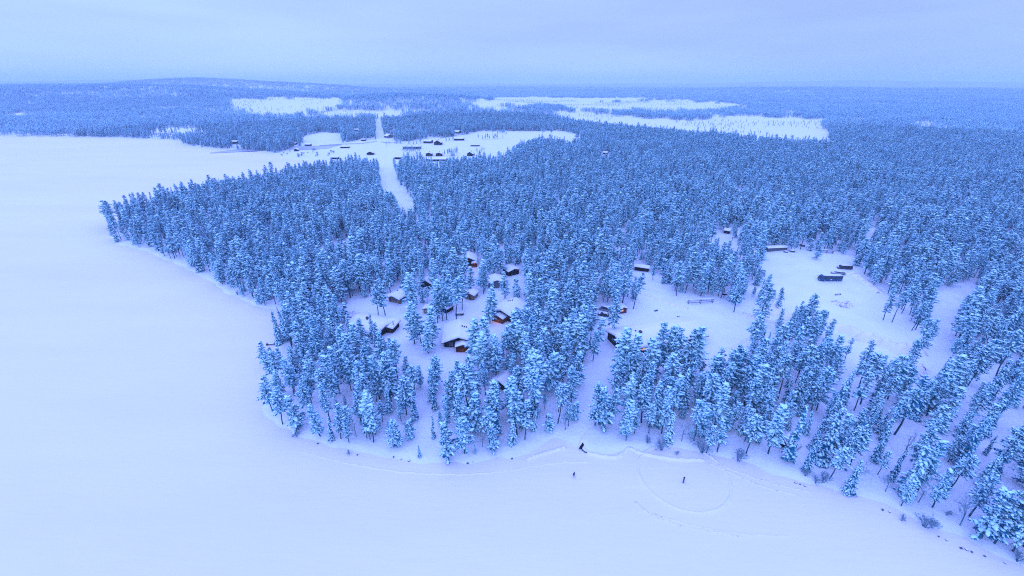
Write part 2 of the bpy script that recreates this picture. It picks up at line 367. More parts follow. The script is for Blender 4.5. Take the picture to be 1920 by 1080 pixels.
# snow ridges and tracks on the ice and beach
def ridge(name, pts, wd, hh, closed=False, mat_='snow'):
    mb = MB(); n = len(pts); secs = []
    for k in range(n):
        a = Vector(pts[k - 1] if (k > 0 or closed) else pts[k]); b_ = Vector(pts[(k + 1) % n] if (k < n - 1 or closed) else pts[k])
        d = (b_ - a); d.z = 0; d.normalize(); s_ = Vector((-d.y, d.x, 0)); c_ = Vector(pts[k])
        hk = hh * (.55 + .9 * random.random()); wk = wd * (.8 + .4 * random.random())
        if not closed and k in (0, n - 1): hk *= .15
        secs.append([c_ - s_ * wk + Vector((0, 0, -.12)), c_ - s_ * wk * .45 + Vector((0, 0, hk * .75)), c_ + Vector((0, 0, hk)), c_ + s_ * wk * .45 + Vector((0, 0, hk * .7)), c_ + s_ * wk + Vector((0, 0, -.12))])
    v = [p_ for q in secs for p_ in q]; f = []
    for a in range(n if closed else n - 1):
        for k in range(4): f.append((a * 5 + k, a * 5 + k + 1, ((a + 1) % n) * 5 + k + 1, ((a + 1) % n) * 5 + k))
    mb.add(v, f); o = mb.obj(name, M[mat_], smooth=True); return tag(o, kind='structure')
def curve_px(pts, n=40, jit=.08):
    res = []
    for k in range(n + 1):
        u = k / n * (len(pts) - 1); i = min(int(u), len(pts) - 2); f_ = u - i
        p0 = pts[max(i - 1, 0)]; p1 = pts[i]; p2 = pts[i + 1]; p3 = pts[min(i + 2, len(pts) - 1)]
        q = [.5 * (2 * p1[c] + (p2[c] - p0[c]) * f_ + (2 * p0[c] - 5 * p1[c] + 4 * p2[c] - p3[c]) * f_ ** 2 + (3 * p1[c] - p0[c] - 3 * p2[c] + p3[c]) * f_ ** 3) for c in (0, 1)]
        p_ = P(*q); res.append((p_.x + random.uniform(-jit, jit), p_.y + random.uniform(-jit, jit), p_.z))
    return res
c0 = P(1283, 893)
ridge('snow_ring', [(c0.x + 11.2 * math.cos(a) * (1 + .02 * math.sin(3 * a)), c0.y + 10.6 * math.sin(a) + .3, 0) for a in [2 * math.pi * k / 90 for k in range(90)]], .42, .17, True)
for pl in [[(1100, 812), (1090, 832), (1098, 845), (1115, 852), (1150, 857), (1165, 851), (1180, 838)],
           [(1180, 838), (1200, 848), (1260, 860), (1320, 862)], [(1060, 838), (1020, 850), (985, 862)]]:
    ridge('snow_bank', curve_px(pl), .7, .35)
for pl in [[(1330, 868), (1390, 895), (1440, 915), (1500, 930)], [(1335, 866), (1400, 890), (1455, 908), (1520, 922)], [(1190, 940), (1230, 965), (1300, 985), (1380, 1000), (1480, 1005)],
           [(1195, 945), (1235, 972), (1300, 990), (1390, 1006)], [(560, 845), (640, 866), (760, 885), (900, 888), (1040, 868), (1100, 866)], 
           [(1050, 800), (1120, 790), (1170, 815)], [(900, 700), (940, 720), (1080, 800)]]:
    ridge('snowmobile_track', curve_px(pl, 90, .2), .2, .05)

# ------------------------------------------------------------------ haze (dusk air with fine snow in it)
hm = bpy.data.materials.new('haze'); hm.use_nodes = True
for n in list(hm.node_tree.nodes): hm.node_tree.nodes.remove(n)
ho = hm.node_tree.nodes.new('ShaderNodeOutputMaterial'); hv = hm.node_tree.nodes.new('ShaderNodeVolumePrincipled')
hv.inputs['Color'].default_value = (.68, .83, .94, 1); hv.inputs['Density'].default_value = 1.35e-4; hv.inputs['Anisotropy'].default_value = 0.0
hm.node_tree.links.new(hv.outputs[0], ho.inputs['Volume'])
hb = MB(); hb.box(-15500, -15500, -3, 15500, 15500, 240)
tag(hb.obj('haze', hm), kind='stuff')

# ------------------------------------------------------------------ cabins and other buildings
def snow_slab(prof, y0, y1, thick, name='snow', parent=None, m='roofsnow'):
    """snow lying on a roof; prof = (x,z) line over the roof from eave to eave"""
    secs = []
    n = len(prof)
    for q, (yy, k) in enumerate(((y0, .25), (y0 + .12, .7), (y0 + .4, 1), (y0 + (y1 - y0) * .33, 1.06), (y0 + (y1 - y0) * .66, .97), (y1 - .4, 1), (y1 - .12, .7), (y1, .25))):
        top = []
        for i, (x, z) in enumerate(prof):
            e = .25 if i in (0, n - 1) else (.85 if i in (1, n - 2) else 1.0)
            top.append((x, yy, z + thick * k * e + .02))
        bot = [(x, yy, z + .015) for x, z in prof]
        secs.append(bot + top[::-1])
    mb = MB(); mb.loft(secs); return mb.obj(name, M[m], parent, smooth=True)
def window_part(parent, x, z, w_, h_, y, glass='glass', axis='y', name='window'):
    mb = MB(); fr = .09
    def bx(m_, a0, z0, a1, z1, d0, d1):
        if axis == 'y': m_.box(a0, min(d0, d1), z0, a1, max(d0, d1), z1)
        else: m_.box(min(d0, d1), a0, z0, max(d0, d1), a1, z1)
    s_ = -1 if (axis == 'y' and y < 0) or (axis == 'x' and y < 0) else 1
    bx(mb, x - w_ / 2 - fr, z - fr, x + w_ / 2 + fr, z, y, y + s_ * .07); bx(mb, x - w_ / 2 - fr, z + h_, x + w_ / 2 + fr, z + h_ + fr, y, y + s_ * .07)
    bx(mb, x - w_ / 2 - fr, z, x - w_ / 2, z + h_, y, y + s_ * .07); bx(mb, x + w_ / 2, z, x + w_ / 2 + fr, z + h_, y, y + s_ * .07)
    bx(mb, x - .03, z, x + .03, z + h_, y, y + s_ * .06)
    f_ = mb.obj(name, M['frame'], parent)
    pm = MB(); bx(pm, x - w_ / 2, z, x - .03, z + h_, y + s_ * .01, y + s_ * .03); bx(pm, x + .03, z, x + w_ / 2, z + h_, y + s_ * .01, y + s_ * .03)
    pm.obj('pane', M[glass], f_); return f_
def cabin(label, p, w_, d_, hw=2.6, pitch=22, yaw=0, wall='logs', cat='cabin', name='log_cabin', over=.8, snow=.55, front_over=None, windows=(), side_windows=(), door=None,
          chimneys=(), porch=None, group=None, lit=None, ground_z=None, mark=None):
    """ridge runs along local y; the gable at -y looks to the camera when yaw = 0"""
    loc = Vector(p);
    t_ = thing(name, label, cat, loc, R(yaw), group)
    fo = over if front_over is None else front_over
    rh = math.tan(R(pitch)) * w_ / 2
    wm = MB(); wm.prism([(-w_ / 2, -.6), (w_ / 2, -.6), (w_ / 2, hw), (0, hw + rh), (-w_ / 2, hw)], -d_ / 2, d_ / 2); wm.obj('wall', M[wall], t_)
    ex = w_ / 2 + over; ez = hw - math.tan(R(pitch)) * over; th = .22
    rm = MB(); rm.prism([(-ex, ez), (0, hw + rh), (ex, ez), (ex, ez + th), (0, hw + rh + th), (-ex, ez + th)], -d_ / 2 - fo, d_ / 2 + over)
    rf = rm.obj('roof', M['fascia'], t_)
    def rz_(x): return hw + rh + th - abs(x) * math.tan(R(pitch))
    xs = [-ex, -ex + .12, -ex + .45, -ex * .5, -.6, 0, .6, ex * .5, ex - .45, ex - .12, ex]
    snow_slab([(x, rz_(x)) for x in xs], -d_ / 2 - fo, d_ / 2 + over, snow, parent=rf)
    for (x, y, s_, hh, kind) in chimneys:
        cm = MB(); z0 = rz_(x) - .1
        if kind == 'pipe':
            cm.cyl((x, y, z0), (x, y, z0 + snow + hh), s_ / 2, n=8); cm.cyl((x, y, z0 + snow + hh), (x, y, z0 + snow + hh + .15), s_ * .8, s_ * .3, n=8)
            cm.obj('chimney', M['iron'], rf)
        else:
            cm.box(x - s_ / 2, y - s_ / 2, z0, x + s_ / 2, y + s_ / 2, z0 + snow + hh); cm.box(x - s_ / 2 - .08, y - s_ / 2 - .08, z0 + snow + hh, x + s_ / 2 + .08, y + s_ / 2 + .08, z0 + snow + hh + .12)
            cm.obj('chimney', M['brick'], rf)
    for (x, z, a, b_, gl) in windows: window_part(t_, x, z, a, b_, -d_ / 2, gl)
    for (y, z, a, b_, gl, side) in side_windows: window_part(t_, y, z, a, b_, side * w_ / 2, gl, 'x')
    if door:
        x, dc = door; dm = MB(); dm.box(x - .5, -d_ / 2 - .06, 0, x + .5, -d_ / 2, 2.05); do = dm.obj('door', M[dc], t_)
        hm_ = MB(); hm_.cyl((x + .36, -d_ / 2 - .12, 1.0), (x + .36, -d_ / 2 - .06, 1.0), .04, n=6); hm_.obj('handle', M['iron'], do)
    if porch:                                   # (x, width, depth, height, lit)
        x, pw, pd, ph, plit = porch; y1 = -d_ / 2; y0 = y1 - pd; pr = math.tan(R(pitch)) * pw / 2
        fm = MB(); fm.box(x - pw / 2, y0, -.3, x + pw / 2, y1 - .07, .18); fm.obj('porch_deck', M['brown'], t_)
        for sx in (-1, 1):
            pm = MB(); pm.box(x + sx * (pw / 2 - .12) - .09, y0 + .05, .18, x + sx * (pw / 2 - .12) + .09, y0 + .23, ph); pm.obj('porch_post', M['brown'], t_)
            rl = MB(); xx = x + sx * (pw / 2 - .12); rl.box(xx - .04, y0 + .24, .95, xx + .04, y1 - .01, 1.05); rl.box(xx - .03, y0 + .24, .5, xx + .03, y1 - .01, .58); rl.obj('railing', M['brown'], t_)
        pp = MB(); pp.prism([(x - pw / 2 - .35, ph - .05), (x, ph + pr), (x + pw / 2 + .35, ph - .05), (x + pw / 2 + .35, ph + .12), (x, ph + pr + .17), (x - pw / 2 - .35, ph + .12)], y0 - .3, y1 - fo - .002 if False else y1 - .003)
        po = pp.obj('porch_roof', M['fascia'], t_)
        hx = pw / 2 + .35; sl_ = (pr + .05) / hx
        snow_slab([(x + q * hx, ph + pr + .17 - abs(q) * hx * sl_) for q in (-1, -.93, -.7, -.3, 0, .3, .7, .93, 1)], y0 - .3, y1 - .01, .42, parent=po)
        bk = MB(); bk.box(x - pw / 2 + .1, y1 - .05, .19, x + pw / 2 - .1, y1 - .002, ph - .1); bk.obj('porch_wall', M['brown'], t_)
        if plit:
            lb = MB(); lb.cyl((x - .2, y1 - .2, ph - .5), (x - .2, y1 - .2, ph - .25), .12, n=8); lb.obj('porch_lamp', M['bulb'], t_)
            li = bpy.data.lights.new('porch_light', 'POINT'); li.energy = plit; li.color = (1.0, .42, .14); li.shadow_soft_size = .15
            lo = bpy.data.objects.new('porch_light', li); C.objects.link(lo); lo.parent = t_; lo.location = (x - .2, y0 + pd * .35, ph - .45)
    if mark: LAND[mark] = (loc.x, loc.y)
    FOOT.append((loc.x, loc.y, math.hypot(w_ / 2 + over, d_ / 2 + over) * .82))
    return t_
FOOT = []            # (x, y, radius) where no tree stands
VIEW = []            # (x0, y0, x1, y1, distance) sight lines the photograph shows unblocked
def view(x0, y0, x1, y1, p): VIEW.append((x0, y0, x1, y1, float(p[1]) - 1.5))

pA = P(862, 636); 
cabin('large dark log cabin with two roof pipes and a red-lit gabled porch', pA, 11.0, 11.5, 2.9, 19, 4, 'logs', over=.9, snow=.75, front_over=1.5,
      windows=[(-2.9, .95, 1.3, 1.1, 'glass')], chimneys=[(1.2, .4, .34, .55, 'pipe'), (2.0, .4, .4, .4, 'pipe'), (2.8, .5, .34, .55, 'pipe')], porch=(1.6, 5.2, 3.4, 2.2, 60), mark='the large cabin with the red-lit porch')
view(824, 596, 878, 664, pA)
pB = P(955, 589)
cabin('dark log cabin with bright orange porch glow and three roof pipes', pB, 10.5, 11.0, 2.9, 18, -32, 'logs', over=.9, snow=.75, front_over=1.3,
      windows=[(-3.4, .95, 1.2, 1.1, 'glass')], chimneys=[(-1.6, 1.6, .34, .55, 'pipe'), (-.8, 1.9, .4, .4, 'pipe'), (.1, 2.2, .34, .55, 'pipe')], porch=(-.4, 5.4, 3.2, 2.2, 150), mark='the cabin with the orange porch glow')
view(934, 553, 968, 608, pB)
pC = P(748, 562)
cabin('small tan-fronted cabin with a wide window and one roof pipe', pC, 6.2, 6.4, 2.5, 17, -24, 'tan', over=.7, snow=.6, front_over=1.2, windows=[(.2, 1.0, 2.6, 1.0, 'glass')], door=(-2.2, 'brown'), chimneys=[(-1.0, .9, .45, .35, 'brick')], mark='the small tan-fronted cabin')
view(731, 540, 770, 572, pC)
pD = P(697, 617)
cabin('long snow-buried cabin with brick chimney behind the young spruces', pD, 10, 15, 2.4, 14, 62, 'logs', over=.8, snow=.85, chimneys=[(-.5, 1.0, .8, .9, 'brick')], mark='the long snow-buried cabin')
view(672, 590, 712, 612, pD)
pD2 = P(731, 617)
cabin('dark end cabin with tall stove pipe and plain snow roof', pD2, 5.5, 6.0, 2.3, 10, -12, 'logs', over=.6, snow=.6, chimneys=[(2.6, -1.5, .3, 1.5, 'pipe')], door=(1.6, 'brown'), mark='the dark end cabin with a stove pipe')
view(722, 596, 745, 625, pD2)
pE = P(808, 534)
cabin('dark cabin half hidden by pines, smooth steep snow roof', pE, 7, 8, 2.5, 22, -22, 'logs', over=.8, snow=.65, windows=[(-1.5, 1, 1.1, 1, 'glass')], mark='the half-hidden steep-roofed cabin'); view(797, 511, 812, 537, pE)
pF = P(879, 493)
cabin('dark cabin at the wood edge with an orange lit porch beside it', pF, 8, 8.5, 2.7, 24, 6, 'logs', over=.7, snow=.65, windows=[(-1.2, 1, 1.3, 1.1, 'frame')], porch=(3.0, 2.6, 2.4, 2.0, 80), mark='the uppermost dark cabin'); view(866, 474, 899, 497, pF)
pG = P(885, 558)
cabin('tan-walled hut with small snowy roof in the open yard', pG, 4.0, 4.6, 2.3, 20, -20, 'tan', cat='hut', name='hut', over=.55, snow=.5, door=(.2, 'brown'), mark='the tan-walled hut'); view(877, 538, 897, 561, pG)
pH = P(803, 585)
cabin('tiny brown kiosk under a fat snow cap', pH, 3.0, 3.0, 2.1, 15, -10, 'tan', cat='hut', name='hut', over=.45, snow=.6, windows=[(0, .9, 1.3, .8, 'frame')], mark='the tiny brown kiosk'); view(795, 573, 811, 588, pH)
pI = P(838, 582)
cabin('dark shed with a steep snow roof between two pines', pI, 3.6, 4.5, 2.0, 30, -35, 'logs', cat='shed', name='shed', over=.5, snow=.5, mark='the dark shed between two pines'); view(831, 568, 842, 582, pI)
pK = P(1164, 584)
cabin('small red shed with an orange lamp at the yard edge', pK, 3.4, 3.4, 2.2, 18, 15, 'red', cat='shed', name='shed', over=.35, snow=.35, windows=[(-.3, 1.0, .8, .7, 'glow')], mark='the small red shed'); view(1157, 573, 1176, 587, pK)
pL = P(1203, 507)
cabin('long dark barn among the pines above the yard', pL, 3, 7, 2.2, 14, 68, 'logs', cat='barn', name='barn', over=.6, snow=.45, mark='the long dark barn in the pines'); view(1190, 494, 1216, 510, pL)
pM = P(930, 534)
cabin('bluish dark cabin deep between pines with barely visible windows', pM, 8, 7, 2.6, 18, 10, 'grey', over=.6, snow=.4, windows=[(-1.6, 1, 1.2, 1, 'glass'), (1.6, 1, 1.2, 1, 'glass')], mark='the bluish cabin deep in the pines'); view(920, 521, 938, 536, pM)
pM2 = P(958, 512)
cabin('low dark cabin with only its end showing through the trees', pM2, 6, 6, 2.4, 16, 30, 'logs', over=.6, snow=.45)
view(950, 503, 966, 513, pM2)
pN = P(945, 722)
cabin('dark hut buried in the tall pines of the near shore', pN, 5.0, 5.0, 2.4, 24, -35, 'logs', cat='hut', name='hut', over=.8, snow=.4, mark='the hut buried in near pines'); FOOT[-1] = (pN.x, pN.y, 1.2)
pO = P(1474, 832)
cabin('small A-frame hut with dark steep gable by the shore', pO, 4.6, 4.2, .5, 44, -58, 'logs', cat='hut', name='hut', over=.5, snow=.4, mark='the small A-frame hut'); view(1466, 818, 1484, 838, pO)
pU = P(1363, 436)
cabin('small dark lean-to in the little upper clearing', pU, 5, 3.5, 1.8, 12, 60, 'logs', cat='shed', name='shed', over=.5, snow=.4, mark='the lean-to in the upper clearing'); view(1354, 428, 1372, 438, pU)
pT = P(1135, 289)
cabin('lone hut roof showing in the wood beyond the fields', pT, 5, 6, 2.2, 20, 60, 'logs', cat='hut', name='hut', snow=.6); view(1128, 283, 1142, 289, pT)
# the lodge: long main hall with a front wing
pJ = P(1226, 648); a1 = P(1150, 652); a2 = P(1303, 624)
yawJ = math.degrees(math.atan2(a2.y - a1.y, a2.x - a1.x)); lenJ = math.hypot(a2.x - a1.x, a2.y - a1.y)
cJ = (a1 + a2) / 2; cJ.z = gz(cJ.x, cJ.y)
lj = cabin('long main lodge with broad snow roof, dark ends and orange lit windows', cJ, 13, lenJ - 2, 2.9, 15, yawJ - 90, 'logs', cat='lodge', name='lodge', over=1.0, snow=.8,
      chimneys=[(1.2, -8, .9, .6, 'brick'), (-1.0, -11, .7, .7, 'brick'), (.3, -9.5, .4, .5, 'pipe')],
      side_windows=[(-9, .95, 1.8, 1.1, 'glow', 1), (-5, .95, 1.8, 1.1, 'glow', 1), (7, .95, 1.8, 1.1, 'glow', 1)], windows=[(-2.5, 1, 1.4, 1.1, 'glass'), (2.5, 1, 1.4, 1.1, 'glass')], mark='the long main lodge')
bpy.context.view_layer.update()
wg = Vector((math.cos(R(yawJ - 90)), math.sin(R(yawJ - 90)), 0)) * 10.2 + cJ + Vector((math.cos(R(yawJ)), math.sin(R(yawJ)), 0)) * -1.5
# wing is part of the lodge
wm = MB(); wm.prism([(-4.5, -.6), (4.5, -.6), (4.5, 2.7), (0, 3.9), (-4.5, 2.7)], -5.4, 3.5)
wing = thing('front_wing', None, None, (0, 0, 0)); wing.parent = lj; wing.location = (10.3, 2.5, 0); wing.rotation_euler.z = R(90)
wm.obj('wing_wall', M['logs'], wing)
rm = MB(); rm.prism([(-5.3, 2.48), (0, 3.9), (5.3, 2.48), (5.3, 2.7), (0, 4.12), (-5.3, 2.7)], -6.2, 3.5); rw = rm.obj('wing_roof', M['fascia'], wing)
snow_slab([(x, 4.12 - abs(x) * .268) for x in (-5.3, -5.1, -4.8, -2.6, -.5, 0, .5, 2.6, 4.8, 5.1, 5.3)], -6.2, 3.2, .7, parent=rw)
window_part(wing, -2, .9, 1.5, 1.1, -5.4, 'glow'); window_part(wing, 2, .9, 1.5, 1.1, -5.4, 'glow')
window_part(wing, -3, .9, 1.4, 1.1, 4.5, 'glow', 'x'); window_part(wing, -3, .9, 1.4, 1.1, -4.5, 'glow', 'x')
FOOT.append((wg.x, wg.y, 6)); FOOT.append((a1.x + 3, a1.y + 1, 8)); FOOT.append((a2.x - 3, a2.y - 1, 8))
view(1186, 606, 1290, 634, pJ); view(1143, 634, 1156, 656, pJ); view(1200, 660, 1214, 678, P(1205, 672)); view(1254, 654, 1263, 664, P(1258, 664)); view(1290, 610, 1304, 626, pJ)

# ------------------------------------------------------------------ village beyond the strip
VIL = 'houses and barns of the far village'
def vil(label, px, py, w_, d_, hw, pitch, yaw, wall='logs', name='house', cat='house', snow=.5, win=0, chim=True, mark=None):
    p = P(px, py)
    ws = [((k - (win - 1) / 2) * w_ / max(win, 1) * .9, 1.0, 1.2, 1.2, 'glass') for k in range(win)]
    cabin(label, p, w_, d_, hw, pitch, yaw, wall, cat=cat, name=name, over=.7, snow=snow, windows=ws, chimneys=[(.6, 0, .8, .8, 'brick')] if chim else (), group=VIL, mark=mark)
    s = F / proj(p.x, p.y, p.z)[2]; view(px - w_ * s * .5, py - (hw + 2) * s, px + w_ * s * .5, py, p)
vil('black farmhouse with two lit-framed front openings, first of the pair', 805, 292, 8, 8, 3.2, 16, 0, win=2, mark='the pair of black farmhouses')
vil('black farmhouse, second of the pair facing the strip', 823.5, 292, 8, 8, 3.2, 16, 0, win=2)
vil('long low barn under an unbroken snow roof in front of the pair', 825, 301, 12, 34, 2.3, 12, 88, name='barn', cat='barn', chim=False, mark='the long low barn')
vil('small peaked cabin alone at the lower field edge', 883, 292, 8, 8, 3, 32, -14, chim=True, mark='the small peaked cabin')
vil('low grey barn out in the white field', 891, 274, 4, 14, 2, 12, 90, 'grey', 'barn', 'barn', .3, chim=False, mark='the low grey barn in the field')
vil('long dark barn with snow roof at the field top', 861, 263, 9, 16, 3, 16, 84, 'logs', 'barn', 'barn', .7, chim=False, mark='the long dark barn at the field top')
vil('low dark farmhouse left of the gabled house', 803, 268, 9, 13, 3.1, 20, 75, win=2)
vil('gabled dark house with a tall chimney beside the low farmhouse', 822, 271, 11, 10, 3.6, 32, -8, win=2, mark='the gabled village house')
vil('snow-roofed house half hidden behind village trees', 858, 250, 11, 12, 3, 22, 60, win=2)
vil('grey house by the trees at the top of the strip', 729, 258, 12, 12, 3.2, 26, 42, 'grey', win=2, mark='the grey house at the strip top')
vil('white-roofed barn seen between trees left of the strip', 668, 246, 8, 15, 3.2, 14, 86, 'grey', 'barn', 'barn', .6, chim=False, mark='the white-roofed barn')
vil('small dark shed beside the fence left of the strip', 682, 264, 5, 7, 2.3, 14, 88, name='shed', cat='shed', chim=False)
vil('tiny dark shed standing above the strip by the trees', 733, 242.5, 5, 8, 2.3, 12, 86, name='shed', cat='shed', chim=False)
vil('long dark open shed on the snow field left of the strip', 647, 277.5, 4, 13, 2, 8, 88, name='shed', cat='shed', snow=.25, chim=False, mark='the open shed left of the strip')
vil('lone dark hut with rounded snow roof beside the strip', 695, 289.5, 9, 8, 2.2, 24, 8, name='hut', cat='hut', chim=False, mark='the lone hut beside the strip')
vil('low dark boat shed at the tree line left of the strip', 629, 298, 4.5, 9, 2.2, 10, 86, name='shed', cat='shed', snow=.35, chim=False)
vil('low dark shed just right of the strip mouth', 747, 298, 4, 9, 2.4, 10, 86, name='shed', cat='shed', snow=.4, chim=False)
vil('long dark wall of a barn behind the bare birches', 773, 279, 6, 26, 3.4, 14, 89, name='barn', cat='barn', snow=.5, chim=False, mark='the bare birches by the strip')
vil('small dark boat house on the river bank', 556, 283, 5, 7, 2.2, 28, 12, name='boat_house', cat='boat house', chim=False, mark='the boat house on the river')
vil('dark river cabin on the far bank', 578, 273.5, 5, 9, 2.3, 16, 84, name='hut', cat='hut', chim=False)
vil('tiny far bank cabin, upstream of the river bend', 553, 271, 4, 6, 2, 18, 80, name='hut', cat='hut', chim=False)
vil('cabin at the foot of the far wood by the lake', 440, 269, 9, 14, 3, 16, 84, name='hut', cat='cabin', chim=False, mark='the cabin at the far wood foot')

def fence(label, pts, hgt=1.1, step=3.0, m='logs', rails=2, thick=.05):
    t_ = thing('fence', label, 'fence', P(*pts[0])); o = t_.location.copy(); pr = MB(); pm = MB()
    ps = [P(*q) for q in pts]; segs = []
    for a, b_ in zip(ps[:-1], ps[1:]):
        n = max(1, int((b_ - a).length / step)); segs += [a.lerp(b_, k / n) for k in range(n)]
    segs.append(ps[-1])
    for k in range(len(segs)): segs[k].z = gz(segs[k].x, segs[k].y)
    for s_ in segs: q = s_ - o; pm.box(q.x - thick, q.y - thick, q.z - .2, q.x + thick, q.y + thick, q.z + hgt)
    for a, b_ in zip(segs[:-1], segs[1:]):
        for r_ in range(rails): zz = hgt * (.95 - .42 * r_); pr.cyl(a - o + Vector((0, 0, zz)), b_ - o + Vector((0, 0, zz)), thick * .9, n=5)
    po = pm.obj('posts', M[m], t_); po['kind'] = 'stuff' if len(segs) > 100 else 'thing'; pr.obj('rails', M[m], t_); return t_
fence('dark rail fence along the river field left of the strip', [(600, 274.5), (640, 271.5), (680, 270), (700, 267.5), (706, 266)], 1.6, 8, rails=2, thick=.16)
fence('curved dark fence right of the strip top', [(715, 267), (722, 268.5), (740, 268.5), (752, 267.5)], 1.6, 8, thick=.16)
fence('dark fence climbing from the village to the barn', [(826, 260), (842, 256.5), (860, 253.5), (880, 252.5)], 1.8, 8, thick=.18)
fence('dark far fence along the top of the white field', [(952, 245.5), (985, 245.5), (1010, 245), (1040, 243.5)], 1.8, 10, thick=.2)
fence('thin rail fence between the pines above the sparse wood', [(1775, 538), (1800, 540)], 1.2, 3, 'frost', thick=.06)

# ------------------------------------------------------------------ lodge yard and shore things
def rack(label, pa, pb, hgt, name, cat, mark=None):
    a = P(*pa); b_ = P(*pb); c_ = (a + b_) / 2; c_.z = gz(c_.x, c_.y); ln = (b_ - a).length; yw = math.atan2(b_.y - a.y, b_.x - a.x)
    t_ = thing(name, label, cat, c_, yw)
    for k in range(3):
        x = -ln / 2 + ln * k / 2
        pm = MB(); pm.cyl((x, 0, -.3), (x, 0, hgt), .14, n=6); pm.cyl((x, .9, -.3), (x, .9, hgt * .8), .12, n=6); pm.obj('post', M['grey'], t_)
    bm_ = MB()
    for z in (.35, .7, .98): bm_.cyl((-ln / 2 - .4, 0, hgt * z), (ln / 2 + .4, 0, hgt * z), .11, n=6)
    bm_.obj('rail', M['grey'], t_)
    s_ = MB(); s_.loft([[(x, -.25 * k, hgt + .06), (x, .25 * k, hgt + .06), (x, .16 * k, hgt + .1 + .22 * k), (x, -.16 * k, hgt + .1 + .22 * k)] for x, k in ((-ln / 2 - .4, .5), (-ln / 2, 1), (0, 1.1), (ln / 2, 1), (ln / 2 + .4, .5))]); s_.obj('snow', M['roofsnow'], t_, smooth=True)
    if mark: LAND[mark] = (c_.x, c_.y)
    FOOT.append((c_.x, c_.y, ln * .4)); return t_
rk = rack('long weathered log rack capped with snow beside the yard', (1291, 570), (1336, 568), 2.2, 'log_rack', 'rack', 'the log rack by the yard'); view(1290, 555, 1338, 570, P(1313, 569))
rack('snow-capped drying rack at the top of the parking field', (1539, 474), (1561, 476), 1.9, 'drying_rack', 'rack', 'the drying rack'); view(1536, 468, 1563, 477, P(1550, 476))
cabin('long grey open woodshed at the top left of the parking field', P(1454, 469), 3, 12, 1.8, 8, 97, 'grey', cat='shed', name='woodshed', over=.4, snow=.4, mark='the grey woodshed'); view(1442, 461, 1470, 471, P(1454, 470))
def stone(label, p, s_, name='boulder', cat='boulder', group=None, m='rock', snowy=True):
    t_ = thing(name, label, cat, p, random.uniform(0, 6), group)
    bm = bmesh.new(); bmesh.ops.create_icosphere(bm, subdivisions=2, radius=s_)
    for v in bm.verts: v.co = Vector((v.co.x * 1.25, v.co.y * .9, v.co.z * .7)) * random.uniform(.8, 1.15)
    me = bpy.data.meshes.new('stone'); bm.to_mesh(me); me.materials.append(M[m]); o = bpy.data.objects.new('stone', me); C.objects.link(o); o.parent = t_; o.location.z = s_ * .25
    if snowy:
        bm2 = bm.copy(); bmesh.ops.delete(bm2, geom=[v for v in bm2.verts if v.co.z < s_ * .25], context='VERTS')
        for v in bm2.verts: v.co = v.co * 1.06 + Vector((0, 0, s_ * .12))
        me2 = bpy.data.meshes.new('snow'); bm2.to_mesh(me2); bm2.free(); me2.materials.append(M['roofsnow']); o2 = bpy.data.objects.new('snow', me2); C.objects.link(o2); o2.parent = t_; o2.location.z = s_ * .25
    bm.free(); return t_
for px, py, s_, lb in ((1473, 473, 1.0, 'dark boulder beside the woodshed, smaller of two'), (1485, 472, 1.3, 'dark boulder beside the woodshed, larger of two'), (1504, 461, 1.5, 'dark stone heap behind the spruce at the parking top')):
    p = P(px, py); stone(lb, p, s_); view(px - 5, py - 4, px + 5, py + 2, p)
SH = 'stones along the lake shore'
for k, (px, py) in enumerate(((1492, 905), (1500, 908), (1509, 911), (1802, 1028), (1812, 1031), (1822, 1035), (752, 861), (738, 857), (767, 864), (877, 869), (886, 866), (596, 832), (549, 818), (1760, 1006), (1775, 1013), (960, 860), (1230, 842), (1655, 956), (1668, 960), (670, 853), (1885, 1056), (1846, 1043))):
    stone(('jagged dark', 'low grey', 'half-buried')[k % 3] + ' stone at the shore, ' + ('first', 'second', 'third', 'fourth', 'fifth', 'sixth', 'seventh', 'eighth', 'ninth', 'tenth', 'eleventh', 'twelfth', 'thirteenth', 'fourteenth', 'fifteenth', 'sixteenth', 'seventeenth', 'eighteenth', 'nineteenth', 'twentieth', 'twenty-first', 'twenty-second')[int(np.argsort(np.argsort([1492, 1500, 1509, 1802, 1812, 1822, 752, 738, 767, 877, 886, 596, 549, 1760, 1775, 960, 1230, 1655, 1668, 670, 1885, 1846]))[k])] + ' along it from the west', P(px, py), random.uniform(.16, .32), 'shore_stone', 'stone', SH, snowy=k % 2 == 0)
LAND['the three dark stones on the shore'] = tuple(P(1500, 908)[:2]); LAND['the dark stones at the lower shore bend'] = tuple(P(1812, 1031)[:2])
# jetty
p = P(522, 645); LAND['the wooden jetty'] = (p.x, p.y)
t_ = thing('jetty', 'narrow dark wooden jetty reaching onto the ice', 'jetty', p, R(12))
mb = MB(); mb.box(-4.2, -.45, .35, 4.4, .45, .5); mb.obj('deck', M['logs'], t_)
for x in (-4, -1.3, 1.4, 4):
    q = MB(); q.cyl((x, -.38, -.4), (x, -.38, .9), .1, n=6); q.cyl((x, .38, -.4), (x, .38, .9), .1, n=6); q.obj('pile', M['logs'], t_)
mb = MB(); mb.loft([[(x, -.4 * k, .5), (x, .4 * k, .5), (x, .3 * k, .5 + .16 * k), (x, -.3 * k, .5 + .16 * k)] for x, k in ((-3.6, .4), (-3, .9), (3, 1), (4.2, .5))]); mb.obj('snow', M['roofsnow'], t_, smooth=True)
view(508, 640, 530, 650, p)
